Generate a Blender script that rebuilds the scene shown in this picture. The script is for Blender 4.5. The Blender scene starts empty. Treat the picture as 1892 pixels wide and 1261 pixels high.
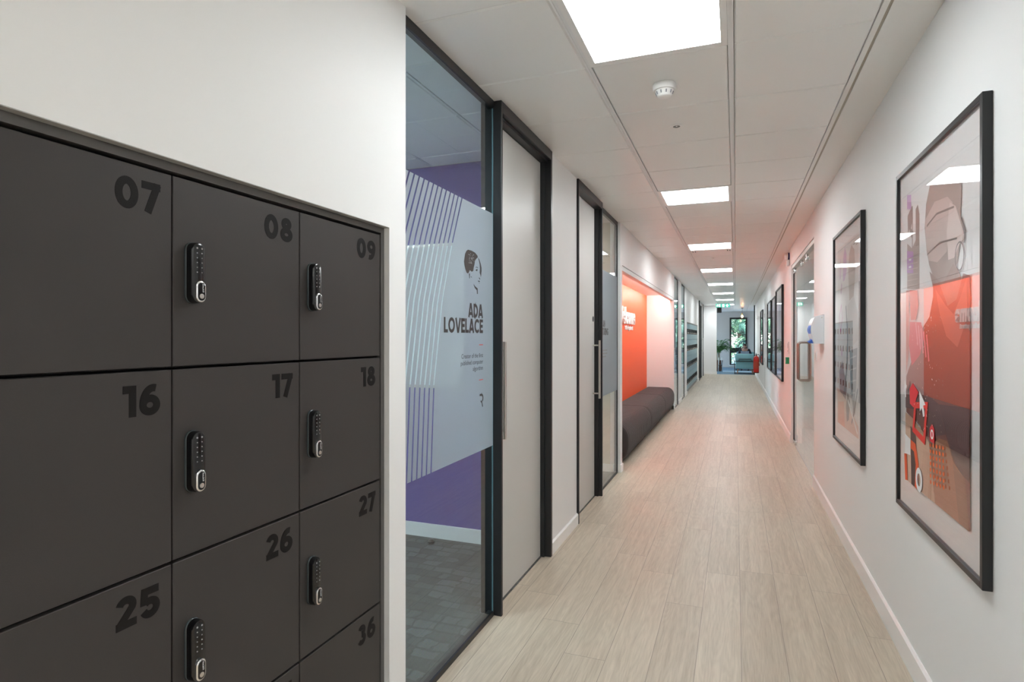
import bpy, bmesh, math, random
from mathutils import Vector, Matrix
random.seed(7)
sc = bpy.context.scene
COL = sc.collection
PI = math.pi

# ------------------------------------------------------------------ materials
MATS = {}
def nodes_of(name):
    m = bpy.data.materials.new(name); m.use_nodes = True
    nt = m.node_tree
    return m, nt, nt.nodes, nt.links

def mat(name, col, rough=0.5, metal=0.0, spec=0.5, emit=None, es=0.0, bump=0.0, bscale=60, var=0.0, vscale=8, coat=0.0, sheen=0.0):
    """one painted / plastic / metal / cloth surface, with optional fine procedural bump and mottling"""
    if name in MATS: return MATS[name]
    m, nt, N, L = nodes_of(name)
    p = N['Principled BSDF']
    p.inputs['Base Color'].default_value = (*col, 1)
    p.inputs['Roughness'].default_value = rough
    p.inputs['Metallic'].default_value = metal
    p.inputs['Specular IOR Level'].default_value = spec
    p.inputs['Coat Weight'].default_value = coat
    p.inputs['Sheen Weight'].default_value = sheen
    if emit:
        p.inputs['Emission Color'].default_value = (*emit, 1)
        p.inputs['Emission Strength'].default_value = es
    tc = N.new('ShaderNodeTexCoord')
    if var > 0:
        n = N.new('ShaderNodeTexNoise'); n.inputs['Scale'].default_value = vscale; n.inputs['Detail'].default_value = 5
        L.new(tc.outputs['Object'], n.inputs['Vector'])
        mx = N.new('ShaderNodeMix'); mx.data_type = 'RGBA'
        L.new(n.outputs['Fac'], mx.inputs['Factor'])
        mx.inputs['A'].default_value = (*[c*(1-var) for c in col], 1)
        mx.inputs['B'].default_value = (*[min(1, c*(1+var)) for c in col], 1)
        L.new(mx.outputs['Result'], p.inputs['Base Color'])
    if bump > 0:
        n = N.new('ShaderNodeTexNoise'); n.inputs['Scale'].default_value = bscale; n.inputs['Detail'].default_value = 4
        L.new(tc.outputs['Object'], n.inputs['Vector'])
        b = N.new('ShaderNodeBump'); b.inputs['Strength'].default_value = bump; b.inputs['Distance'].default_value = 0.002
        L.new(n.outputs['Fac'], b.inputs['Height']); L.new(b.outputs['Normal'], p.inputs['Normal'])
    MATS[name] = m
    return m

def glass_mat(name, tint, refl=1.0, ior=1.6):
    """clear architectural glass: tinted see-through plus Fresnel mirror"""
    m, nt, N, L = nodes_of(name)
    N.remove(N['Principled BSDF'])
    out = N['Material Output']
    tr = N.new('ShaderNodeBsdfTransparent'); tr.inputs['Color'].default_value = (*tint, 1)
    gl = N.new('ShaderNodeBsdfGlossy'); gl.inputs['Roughness'].default_value = 0.0
    gl.inputs['Color'].default_value = (refl, refl, refl, 1)
    fr = N.new('ShaderNodeFresnel'); fr.inputs['IOR'].default_value = ior
    ge = N.new('ShaderNodeNewGeometry')     # the outer surface mirrors; the way out of the pane only tints
    inv = N.new('ShaderNodeMath'); inv.operation = 'SUBTRACT'; inv.inputs[0].default_value = 1.0; L.new(ge.outputs['Backfacing'], inv.inputs[1])
    mu = N.new('ShaderNodeMath'); mu.operation = 'MULTIPLY'; L.new(fr.outputs[0], mu.inputs[0]); L.new(inv.outputs[0], mu.inputs[1])
    mx = N.new('ShaderNodeMixShader')
    L.new(mu.outputs[0], mx.inputs[0]); L.new(tr.outputs[0], mx.inputs[1]); L.new(gl.outputs[0], mx.inputs[2])
    L.new(mx.outputs[0], out.inputs['Surface'])
    MATS[name] = m
    return m

def film_mat(name, col, clear):
    """frosted film: scatters light both ways, lets a little through unscattered"""
    m, nt, N, L = nodes_of(name)
    N.remove(N['Principled BSDF'])
    out = N['Material Output']
    d = N.new('ShaderNodeBsdfDiffuse'); d.inputs['Color'].default_value = (*col, 1)
    t = N.new('ShaderNodeBsdfTranslucent'); t.inputs['Color'].default_value = (*[min(1, c*1.05) for c in col], 1)
    a = N.new('ShaderNodeMixShader'); a.inputs[0].default_value = 0.55
    L.new(d.outputs[0], a.inputs[1]); L.new(t.outputs[0], a.inputs[2])
    tr = N.new('ShaderNodeBsdfTransparent')
    b = N.new('ShaderNodeMixShader'); b.inputs[0].default_value = clear
    L.new(a.outputs[0], b.inputs[1]); L.new(tr.outputs[0], b.inputs[2])
    L.new(b.outputs[0], out.inputs['Surface'])
    MATS[name] = m
    return m

def floor_mat():
    """grey-washed oak planks running down the corridor, 0.188 wide, staggered ends"""
    m, nt, N, L = nodes_of('oak_planks')
    p = N['Principled BSDF']
    tc = N.new('ShaderNodeTexCoord'); sp = N.new('ShaderNodeSeparateXYZ'); L.new(tc.outputs['Object'], sp.inputs[0])
    def M(op, a, b=None, c=None):
        n = N.new('ShaderNodeMath'); n.operation = op
        for i, v in enumerate((a, b, c)):
            if v is None: continue
            if isinstance(v, (int, float)): n.inputs[i].default_value = v
            else: L.new(v, n.inputs[i])
        return n.outputs[0]
    PW, PL = 0.1875, 1.32
    row = M('DIVIDE', M('SUBTRACT', sp.outputs['X'], 0.0249), PW)
    ri = M('FLOOR', row); rf = M('SUBTRACT', row, ri)
    wn = N.new('ShaderNodeTexWhiteNoise'); wn.noise_dimensions = '1D'; L.new(ri, wn.inputs['W'])
    col = M('ADD', M('DIVIDE', sp.outputs['Y'], PL), M('MULTIPLY', wn.outputs['Value'], 7.0))
    ci = M('FLOOR', col); cf = M('SUBTRACT', col, ci)
    ex = M('MULTIPLY', M('MINIMUM', rf, M('SUBTRACT', 1.0, rf)), PW)
    ey = M('MULTIPLY', M('MINIMUM', cf, M('SUBTRACT', 1.0, cf)), PL)
    e = M('MINIMUM', ex, ey)
    groove = N.new('ShaderNodeMapRange'); groove.inputs['From Min'].default_value = 0.0002; groove.inputs['From Max'].default_value = 0.0016
    L.new(e, groove.inputs['Value'])
    cb = N.new('ShaderNodeCombineXYZ'); L.new(ri, cb.inputs[0]); L.new(ci, cb.inputs[1])
    w2 = N.new('ShaderNodeTexWhiteNoise'); w2.noise_dimensions = '2D'; L.new(cb.outputs[0], w2.inputs['Vector'])
    # grain: stretched noise shifted per plank
    g = N.new('ShaderNodeCombineXYZ')
    L.new(M('MULTIPLY', sp.outputs['X'], 34.0), g.inputs[0])
    L.new(M('ADD', M('MULTIPLY', sp.outputs['Y'], 1.5), M('MULTIPLY', w2.outputs['Value'], 50.0)), g.inputs[1])
    L.new(M('MULTIPLY', w2.outputs['Value'], 31.0), g.inputs[2])
    n1 = N.new('ShaderNodeTexNoise'); n1.inputs['Scale'].default_value = 1.0; n1.inputs['Detail'].default_value = 6; n1.inputs['Distortion'].default_value = 0.8
    L.new(g.outputs[0], n1.inputs['Vector'])
    g2 = N.new('ShaderNodeCombineXYZ')
    L.new(M('MULTIPLY', sp.outputs['X'], 190.0), g2.inputs[0]); L.new(M('MULTIPLY', sp.outputs['Y'], 9.0), g2.inputs[1]); L.new(w2.outputs['Value'], g2.inputs[2])
    n2 = N.new('ShaderNodeTexNoise'); n2.inputs['Scale'].default_value = 1.0; n2.inputs['Detail'].default_value = 3
    L.new(g2.outputs[0], n2.inputs['Vector'])
    # broad cathedral rings
    g3 = N.new('ShaderNodeCombineXYZ')
    L.new(M('MULTIPLY', sp.outputs['X'], 5.0), g3.inputs[0]); L.new(M('ADD', M('MULTIPLY', sp.outputs['Y'], 0.55), M('MULTIPLY', w2.outputs['Value'], 20.0)), g3.inputs[1])
    wv = N.new('ShaderNodeTexNoise'); wv.inputs['Scale'].default_value = 2.2; wv.inputs['Detail'].default_value = 1
    L.new(g3.outputs[0], wv.inputs['Vector'])
    rings = M('ABSOLUTE', M('SUBTRACT', M('FRACT', M('MULTIPLY', wv.outputs['Fac'], 14.0)), 0.5))
    f = M('ADD', M('ADD', M('MULTIPLY', n1.outputs['Fac'], 0.55), M('MULTIPLY', n2.outputs['Fac'], 0.42)), M('ADD', M('MULTIPLY', rings, 0.18), M('MULTIPLY', w2.outputs['Value'], 0.15)))
    cr = N.new('ShaderNodeValToRGB'); L.new(f, cr.inputs[0])
    cr.color_ramp.elements[0].position = 0.30; cr.color_ramp.elements[0].color = (0.400, 0.325, 0.245, 1)
    cr.color_ramp.elements[1].position = 0.85; cr.color_ramp.elements[1].color = (0.660, 0.565, 0.450, 1)
    mx = N.new('ShaderNodeMix'); mx.data_type = 'RGBA'; mx.inputs['A'].default_value = (0.20, 0.16, 0.13, 1)
    L.new(groove.outputs[0], mx.inputs['Factor']); L.new(cr.outputs[0], mx.inputs['B'])
    L.new(mx.outputs['Result'], p.inputs['Base Color'])
    p.inputs['Roughness'].default_value = 0.40; p.inputs['Specular IOR Level'].default_value = 0.42
    b = N.new('ShaderNodeBump'); b.inputs['Strength'].default_value = 0.25; b.inputs['Distance'].default_value = 0.001
    L.new(M('ADD', groove.outputs[0], M('MULTIPLY', n2.outputs['Fac'], 0.35)), b.inputs['Height']); L.new(b.outputs['Normal'], p.inputs['Normal'])
    MATS['oak_planks'] = m
    return m

def carpet_mat(name, c1, c2, cell=0.13):
    m, nt, N, L = nodes_of(name)
    p = N['Principled BSDF']; p.inputs['Roughness'].default_value = 0.95; p.inputs['Specular IOR Level'].default_value = 0.1
    tc = N.new('ShaderNodeTexCoord')
    wr = N.new('ShaderNodeTexNoise'); wr.inputs['Scale'].default_value = 9; L.new(tc.outputs['Object'], wr.inputs['Vector'])
    wa = N.new('ShaderNodeVectorMath'); wa.operation = 'MULTIPLY_ADD'; L.new(wr.outputs['Color'], wa.inputs[0]); wa.inputs[1].default_value = (.10, .05, 0); L.new(tc.outputs['Object'], wa.inputs[2])
    mp = N.new('ShaderNodeMapping'); mp.inputs['Scale'].default_value = (1/cell, 0.75/cell, 1); L.new(wa.outputs[0], mp.inputs[0])
    v = N.new('ShaderNodeTexBrick'); v.inputs['Scale'].default_value = 1.0; v.offset = 0.37; v.inputs['Mortar Size'].default_value = 0.035
    v.inputs['Color1'].default_value = (*c1, 1); v.inputs['Color2'].default_value = (*c2, 1); v.inputs['Mortar'].default_value = (*[c*0.8 for c in c1], 1); v.squash = 0.6; v.squash_frequency = 3; v.offset_frequency = 3; v.inputs['Bias'].default_value = -0.2; v.inputs['Mortar Smooth'].default_value = 0.6
    L.new(mp.outputs[0], v.inputs['Vector'])
    n = N.new('ShaderNodeTexNoise'); n.inputs['Scale'].default_value = 150; n.inputs['Detail'].default_value = 2; L.new(tc.outputs['Object'], n.inputs['Vector'])
    n2 = N.new('ShaderNodeTexNoise'); n2.inputs['Scale'].default_value = 6; L.new(tc.outputs['Object'], n2.inputs['Vector'])
    mu = N.new('ShaderNodeMix'); mu.data_type = 'RGBA'; mu.blend_type = 'MULTIPLY'; mu.inputs['Factor'].default_value = 0.75
    L.new(v.outputs['Color'], mu.inputs['A']); L.new(n.outputs['Color'], mu.inputs['B'])
    g = N.new('ShaderNodeMix'); g.data_type = 'RGBA'; g.blend_type = 'MIX'
    L.new(n2.outputs['Fac'], g.inputs['Factor']); L.new(mu.outputs['Result'], g.inputs['A']); g.inputs['B'].default_value = (*c1, 1)
    L.new(g.outputs['Result'], p.inputs['Base Color'])
    b = N.new('ShaderNodeBump'); b.inputs['Strength'].default_value = 0.5; b.inputs['Distance'].default_value = 0.004
    L.new(n.outputs['Fac'], b.inputs['Height']); L.new(b.outputs['Normal'], p.inputs['Normal'])
    MATS[name] = m
    return m

WHITE = mat('white_wall_paint', (0.87, 0.87, 0.865), 0.55, spec=0.35, bump=0.05, bscale=140)
TRIMW = mat('white_satin_trim', (0.90, 0.89, 0.875), 0.32)
GREYW = mat('grey_wall_paint', (0.62, 0.60, 0.57), 0.6, spec=0.3)
BEIGE = mat('warm_wall_paint', (0.72, 0.67, 0.57), 0.6, spec=0.3)
PURPLE = mat('purple_wall_paint', (0.145, 0.110, 0.340), 0.5, spec=0.35, var=0.04, vscale=3)
ORANGE = mat('orange_wall_paint', (0.86, 0.105, 0.022), 0.5, spec=0.3)
PLASTER = mat('plasterboard_margin', (0.90, 0.885, 0.86), 0.5, spec=0.3)
TILE = mat('metal_ceiling_tile', (0.91, 0.905, 0.885), 0.32, spec=0.5, bump=0.04, bscale=500)
RUNNER = mat('ceiling_runner_metal', (0.86, 0.86, 0.86), 0.35)
GAP = mat('dark_gap', (0.015, 0.015, 0.015), 0.8)
VOID = mat('ceiling_joint', (0.45, 0.44, 0.42), 0.8)
TANGAP = mat('shadow_gap_bead', (0.42, 0.38, 0.31), 0.5)
BLACK = mat('black_powder_coat', (0.013, 0.014, 0.016), 0.38, spec=0.5)
DOORG = mat('pale_grey_door', (0.62, 0.61, 0.585), 0.42)
STEEL = mat('brushed_steel', (0.60, 0.57, 0.53), 0.32, metal=1.0)
CHROME = mat('chrome', (0.80, 0.80, 0.80), 0.12, metal=1.0)
CHAR = mat('charcoal_laminate', (0.047, 0.042, 0.040), 0.50, spec=0.32, bump=0.10, bscale=420, var=0.05, vscale=5)
CHARED = mat('charcoal_edge', (0.10, 0.095, 0.09), 0.4)
NUMB = mat('dark_vinyl_number', (0.0095, 0.0080, 0.0080), 0.6, spec=0.18)
LOCKB = mat('gloss_black_plastic', (0.004, 0.004, 0.005), 0.16, spec=0.6)
LOCKP = mat('smoked_grey_plate', (0.05, 0.065, 0.07), 0.25)
WHITEP = mat('white_print', (0.75, 0.75, 0.75), 0.5)
PALEBLUE = mat('pale_blue_laminate', (0.17, 0.30, 0.36), 0.42, spec=0.5)
BENCHF = mat('charcoal_upholstery', (0.050, 0.043, 0.043), 0.85, spec=0.2, bump=0.3, bscale=300, sheen=0.25)
TEAL = mat('teal_upholstery', (0.19, 0.38, 0.42), 0.85, spec=0.2, bump=0.2, bscale=200, sheen=0.2)
WOOD = mat('warm_wood_leg', (0.36, 0.17, 0.07), 0.45, var=0.15, vscale=20)
FLOORM = floor_mat()
CARPET = carpet_mat('grey_carpet_tiles', (0.15, 0.15, 0.142), (0.34, 0.34, 0.33), 0.24)
BLUECARPET = carpet_mat('blue_carpet_tiles', (0.21, 0.30, 0.36), (0.25, 0.35, 0.41), 0.5)
GLASSB = glass_mat('blue_tinted_glass', (0.80, 0.89, 0.915))
GLASSC = glass_mat('clear_glass', (0.96, 0.985, 0.975))
GLASSP = glass_mat('picture_glass', (0.97, 0.97, 0.97))
FILM = film_mat('frosted_film', (0.50, 0.535, 0.57), 0.13)
LIGHTM = mat('lit_diffuser', (0.9, 0.9, 0.9), 0.5, emit=(0.95, 1.0, 1.02), es=12.6)
LIGHTL = mat('lit_lobby_fill_diffuser', (0.9, 0.9, 0.9), 0.5, emit=(0.95, 1.0, 1.02), es=11.5)  # for the fill panels added in the unseen lobby
LIGHTD = mat('lit_diffuser_dimmed', (0.9, 0.9, 0.9), 0.5, emit=(0.95, 1.0, 1.02), es=11.5)   # emission lowered on the farther panels to darken that end
LEDM = mat('lit_led_strip', (0.9, 0.9, 0.9), 0.5, emit=(1.0, 0.98, 0.96), es=27.0)
RED = mat('gloss_red_paint', (0.62, 0.020, 0.014), 0.3, coat=0.3)
GREENS = mat('lit_green_sign', (0.0, 0.35, 0.22), 0.4, emit=(0.10, 0.58, 0.44), es=0.55)
SIGNW = mat('lit_white_sign', (0.9, 0.9, 0.9), 0.4, emit=(0.9, 1.0, 0.95), es=1.2)
INK = mat('dark_brown_vinyl', (0.045, 0.036, 0.033), 0.6)
CORAL = mat('coral_vinyl', (0.80, 0.08, 0.05), 0.5)

# ------------------------------------------------------------------ mesh builder
class MB:
    def __init__(s): s.bm = bmesh.new(); s.mi = 0; s.lift = 0.0
    def _tag(s, faces):
        for f in faces: f.material_index = s.mi
    def box(s, x0, x1, y0, y1, z0, z1, bev=0.0, seg=2):
        before = set(s.bm.faces) if bev else None
        v = [s.bm.verts.new((x, y, z)) for x in (x0, x1) for y in (y0, y1) for z in (z0, z1)]
        q = [(0,1,3,2),(4,6,7,5),(0,4,5,1),(2,3,7,6),(0,2,6,4),(1,5,7,3)]
        fs = [s.bm.faces.new([v[i] for i in f]) for f in q]
        s._tag(fs)
        if bev:
            es = list({e for f in fs for e in f.edges})
            bmesh.ops.bevel(s.bm, geom=es, offset=bev, segments=seg, affect='EDGES', profile=0.5)
            s._tag([f for f in s.bm.faces if f not in before])
        return s
    def poly(s, pts):
        f = s.bm.faces.new([s.bm.verts.new(p) for p in pts]); f.material_index = s.mi
        return s
    def prism(s, pts, ext):
        """pts: closed loop of 3D points, extruded by vector ext"""
        ext = Vector(ext); n = len(pts)
        a = [s.bm.verts.new(p) for p in pts]; b = [s.bm.verts.new(Vector(p)+ext) for p in pts]
        fs = [s.bm.faces.new(a), s.bm.faces.new(b[::-1])]
        for i in range(n): fs.append(s.bm.faces.new((a[i], b[i], b[(i+1) % n], a[(i+1) % n])))
        s._tag(fs); return s
    def cyl(s, p0, p1, r0, r1=None, seg=20, cap=True):
        r1 = r0 if r1 is None else r1
        p0, p1 = Vector(p0), Vector(p1); d = (p1-p0).normalized()
        u = d.orthogonal().normalized(); w = d.cross(u)
        A, B = [], []
        for i in range(seg):
            a = 2*PI*i/seg; o = u*math.cos(a)+w*math.sin(a)
            A.append(s.bm.verts.new(p0+o*r0)); B.append(s.bm.verts.new(p1+o*r1))
        fs = [s.bm.faces.new((A[i], A[(i+1) % seg], B[(i+1) % seg], B[i])) for i in range(seg)]
        if cap: fs += [s.bm.faces.new(A[::-1]), s.bm.faces.new(B)]
        s._tag(fs); return s
    def tube(s, path, r, seg=12, closed=False):
        P = [Vector(p) for p in path]; n = len(P); rings = []
        up = None
        for i in range(n):
            if closed: t = (P[(i+1) % n]-P[i-1]).normalized()
            else: t = (P[min(i+1, n-1)]-P[max(i-1, 0)]).normalized()
            if up is None: up = t.orthogonal().normalized()
            up = (up - t*up.dot(t)).normalized(); w = t.cross(up)
            rr = r[i] if isinstance(r, (list, tuple)) else r
            rings.append([s.bm.verts.new(P[i]+(up*math.cos(2*PI*k/seg)+w*math.sin(2*PI*k/seg))*rr) for k in range(seg)])
        fs = []
        for i in range(n if closed else n-1):
            A, B = rings[i], rings[(i+1) % n]
            for k in range(seg): fs.append(s.bm.faces.new((A[k], A[(k+1) % seg], B[(k+1) % seg], B[k])))
        if not closed: fs += [s.bm.faces.new(rings[0][::-1]), s.bm.faces.new(rings[-1])]
        s._tag(fs); return s
    def lathe(s, prof, o=(0, 0, 0), axis=(0, 0, 1), seg=32):
        """prof: list of (radius, height along axis)"""
        o = Vector(o); d = Vector(axis).normalized(); u = d.orthogonal().normalized(); w = d.cross(u); rings = []
        for r, h in prof:
            if r < 1e-6: rings.append([s.bm.verts.new(o+d*h)])
            else: rings.append([s.bm.verts.new(o+d*h+(u*math.cos(2*PI*k/seg)+w*math.sin(2*PI*k/seg))*r) for k in range(seg)])
        fs = []
        for A, B in zip(rings, rings[1:]):
            for k in range(seg):
                k2 = (k+1) % seg
                if len(A) == 1 and len(B) == 1: continue
                if len(A) == 1: fs.append(s.bm.faces.new((A[0], B[k2], B[k])))
                elif len(B) == 1: fs.append(s.bm.faces.new((A[k], A[k2], B[0])))
                else: fs.append(s.bm.faces.new((A[k], A[k2], B[k2], B[k])))
        s._tag(fs); return s
    def stroke(s, pts, w, T, closed=False, thick=0.0005):
        """flat ribbon of width w along 2D pts; T maps (a, b, depth) to 3D"""
        P = [Vector((p[0], p[1])) for p in pts]; n = len(P); Lf, Rt = [], []
        for i in range(n):
            if closed: a, b = P[i]-P[i-1], P[(i+1) % n]-P[i]
            else:
                a = P[i]-P[i-1] if i > 0 else P[1]-P[0]
                b = P[i+1]-P[i] if i < n-1 else P[-1]-P[-2]
            a, b = a.normalized(), b.normalized()
            na, nb = Vector((-a.y, a.x)), Vector((-b.y, b.x))
            m = na+nb
            m = na if m.length < 1e-4 else m.normalized()
            k = 1/max(0.45, m.dot(na))
            Lf.append(P[i]+m*w/2*k); Rt.append(P[i]-m*w/2*k)
        for i in range(n if closed else n-1):
            j = (i+1) % n
            q = [Lf[i], Lf[j], Rt[j], Rt[i]]
            s.prism([T(v.x, v.y, 0) for v in q], Vector(T(0, 0, thick+s.lift))-Vector(T(0, 0, 0)))
        s.lift += thick*.06
        return s
    def build(s, name, mats, parent=None, smooth=None, loc=None):
        me = bpy.data.meshes.new(name)
        bmesh.ops.recalc_face_normals(s.bm, faces=s.bm.faces)
        s.bm.to_mesh(me); s.bm.free()
        for m in (mats if isinstance(mats, (list, tuple)) else [mats]): me.materials.append(m)
        if smooth is not None:
            me.shade_smooth(); me.set_sharp_from_angle(angle=math.radians(smooth))
        o = bpy.data.objects.new(name, me); COL.objects.link(o)
        if parent is not None: o.parent = parent
        if loc is not None: o.location = loc
        return o

def empty(name, loc=(0, 0, 0), rz=0.0):
    o = bpy.data.objects.new(name, None); COL.objects.link(o)
    o.empty_display_size = 0.1; o.location = loc; o.rotation_euler = (0, 0, rz)
    return o
def tag(o, label=None, cat=None, group=None, kind=None):
    if label: o['label'] = label
    if cat: o['category'] = cat
    if group: o['group'] = group
    if kind: o['kind'] = kind
    return o
def thing(name, label, cat, loc=(0, 0, 0), rz=0.0, group=None):
    return tag(empty(name, loc, rz), label, cat, group)
def skirt(x0, x1, y0, y1, h, side):
    # skirting board along y with a sloped top edge; side +1: visible face at x1, -1: visible face at x0
    m = MB(); c = .009
    if side > 0: pr = [(x0, 0), (x1, 0), (x1, h-c), (x1-c, h), (x0, h)]
    else: pr = [(x1, 0), (x0, 0), (x0, h-c), (x0+c, h), (x1, h)]
    return m.prism([(x, y0, z) for x, z in pr], (0, y1-y0, 0))
def struct(o, label=None): return tag(o, label, None, None, 'structure')
def sempty(name, label=None, loc=(0, 0, 0)): return struct(empty(name, loc), label)
def copy_tree(o, parent=None):
    c = o.copy(); COL.objects.link(c); c.parent = parent
    for ch in list(o.children): copy_tree(ch, c)
    return c

def text_mesh(s, size, bold=0.0, align='RIGHT', name='lettering', extrude=0.0004, sx=1.0, spacing=1.0, lines=1.0):
    cu = bpy.data.curves.new('text_outline', 'FONT')
    cu.body = s; cu.size = size; cu.align_x = align; cu.offset = bold; cu.extrude = extrude
    cu.space_character = spacing; cu.space_line = lines
    t = bpy.data.objects.new('text_outline', cu); COL.objects.link(t)
    dg = bpy.context.evaluated_depsgraph_get(); dg.update()
    me = bpy.data.meshes.new_from_object(t.evaluated_get(dg)); me.name = name
    bpy.data.objects.remove(t)
    me.transform(Matrix.Diagonal((sx, 1, 1, 1)))
    return me

# ------------------------------------------------------------------ stroke lettering (a wide geometric sans)
def arc(cx, cy, rx, ry, a0, a1, n=20):
    return [(cx+rx*math.cos(math.radians(a0+(a1-a0)*i/n)), cy+ry*math.sin(math.radians(a0+(a1-a0)*i/n))) for i in range(n+1)]
def glyph(ch, W):
    h = W/2
    G = {
     '0': (0.74, [(arc(.37, .5, .37-h, .5-h+.01, 0, 360, 36)[:-1], True)]),
     '1': (0.44, [([(.33, 0), (.33, 1)], False), ([(.40, 1-h), (.03, 1-h)], False)]),
     '2': (0.66, [(arc(.33, .69, .33-h, .31-h+.01, 165, -25, 18)+[(.13, h+.02)], False), ([(.02, h), (.66, h)], False)]),
     '3': (0.66, [(arc(.32, .725, .30-h, .275-h+.01, 160, -90, 18), False), (arc(.32, .30, .33-h, .30-h+.01, 90, -160, 18), False)]),
     '4': (0.72, [([(.55, 0), (.55, 1)], False), ([(.5, .97), (.10, .30)], False), ([(.0, .28), (.72, .28)], False)]),
     '5': (0.68, [([(.62, 1-h), (.10, 1-h)], False), ([(.16, 1), (.13, .45)], False), (arc(.33, .33, .34-h, .33-h+.01, 135, -160, 22), False)]),
     '6': (0.70, [(arc(.35, .33, .35-h, .33-h+.01, 0, 360, 30)[:-1], True), (arc(.47, .36, .47-h, .64-h+.01, 180, 78, 16), False)]),
     '7': (0.62, [([(.0, 1-h), (.62, 1-h)], False), ([(.53, .97), (.20, 0)], False)]),
     '8': (0.70, [(arc(.35, .745, .285-h, .255-h+.01, 0, 360, 30)[:-1], True), (arc(.35, .30, .35-h, .30-h+.01, 0, 360, 30)[:-1], True)]),
     '9': (0.70, [(arc(.35, .67, .35-h, .33-h+.01, 0, 360, 30)[:-1], True), (arc(.23, .64, .47-h, .64-h+.01, 0, -102, 16), False)]),
     'A': (0.80, [([(.09, 0), (.38, 1)], False), ([(.71, 0), (.42, 1)], False), ([(.18, .27), (.62, .27)], False)]),
     'D': (0.74, [([(h, 0), (h, 1)], False), ([(h, 1-h), (.28, 1-h)]+arc(.28, .5, .46-h, .5-h, 90, -90, 20)+[(.28, h), (h, h)], False)]),
     'L': (0.54, [([(h, 0), (h, 1)], False), ([(h, h), (.54, h)], False)]),
     'O': (0.92, [(arc(.46, .5, .46-h, .51-h, 0, 360, 36)[:-1], True)]),
     'V': (0.80, [([(.09, 1), (.38, 0)], False), ([(.71, 1), (.42, 0)], False)]),
     'E': (0.56, [([(h, 0), (h, 1)], False), ([(h, h), (.56, h)], False), ([(h, .5), (.52, .5)], False), ([(h, 1-h), (.56, 1-h)], False)]),
     'C': (0.82, [(arc(.46, .5, .46-h, .51-h, 42, 318, 28), False)]),
     'N': (0.76, [([(h, 0), (h, 1)], False), ([(.76-h, 0), (.76-h, 1)], False), ([(h, .95), (.76-h, .05)], False)]),
     'I': (W, [([(h, 0), (h, 1)], False)]),
     'G': (0.86, [(arc(.46, .5, .46-h, .51-h, 42, 345, 28), False), ([(.46, .45), (.86, .45)], False)]),
     'T': (0.62, [([(.31, 0), (.31, 1)], False), ([(0, 1-h), (.62, 1-h)], False)]),
     'U': (0.72, [([(h, 1), (h, .36)]+arc(.36, .36, .36-h, .37-h, 180, 360, 20)+[(.72-h, 1)], False)]),
     'R': (0.68, [([(h, 0), (h, 1)], False), ([(h, 1-h), (.36, 1-h)]+arc(.36, .69, .31-h, .31-h, 90, -90, 14)+[(h, .38)], False), ([(.32, .40), (.58, 0)], False)]),
     ' ': (0.4, []),
    }
    return G[ch]
def write(mb, s, H, W, T, right, base, gap=0.10, sx=1.0):
    """stroke text right-aligned at `right`, baseline `base`, cap height H"""
    ws = [glyph(c, W)[0] for c in s]
    tot = (sum(ws)+gap*(len(s)-1))*H*sx
    x = right-tot
    for k, c in enumerate(s):
        wd, st = glyph(c, W)
        for pts, cl in st:
            mb.stroke([(x+p[0]*H*sx, base+p[1]*H) for p in pts], W*H, T, cl)
        x += (wd+gap)*H*sx
    return tot

# ------------------------------------------------------------------ camera
HC = 2.644           # ceiling height
cam = bpy.data.cameras.new('camera'); co = bpy.data.objects.new('camera', cam); COL.objects.link(co)
cam.sensor_fit = 'HORIZONTAL'; cam.sensor_width = 36.0; cam.lens = 36*1086/1892
cam.shift_y = -7.1/1892; cam.clip_start = 0.05; cam.clip_end = 200
co.location = (0, 0, 1.43); co.rotation_euler = (PI/2, 0, 0.3631)
sc.camera = co

# ------------------------------------------------------------------ SETTING: floor, walls
XL, XR = -1.133, 0.705          # corridor wall planes
YB, YE = -0.55, 24.05            # back wall, end of the corridor
Y1 = 2.598                      # a ceiling joint
struct(MB().box(-1.72, XR+.3, YB, YE, -0.06, 0).box(-4.0, 4.0, -5.0, YB, -0.06, 0).box(XR+.3, 4.0, YB, 1.15, -.06, 0).box(-4.0, -1.72, YB, .42, -.06, 0).build('floor', FLOORM), 'grey oak plank corridor floor')
struct(MB().box(-4.4, -1.178, 1.86, 3.80, -0.06, 0.003).box(-4.4, -1.62, 0.5, 1.86, -0.06, 0.003).build('floor_meeting', CARPET), 'dark grey carpet tile floor behind the glass of the purple-walled room')
struct(MB().box(-4.0, -1.178, 3.86, 6.2, -0.06, 0.003).build('floor_study', CARPET))
struct(MB().box(XR+.03, 4.2, 4.9, 10.2, -0.06, 0.002).build('floor_office', mat('pale_office_floor', (0.5, 0.48, 0.45), 0.4)))
struct(MB().box(-4.2, -1.178, 12.02, 14.8, -0.06, 0.003).build('floor_side', CARPET))
struct(MB().box(-5.0, 3.0, YE, 29.8, -0.06, 0.0).build('floor_lounge', BLUECARPET), 'blue carpet floor of the end lounge')

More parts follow.
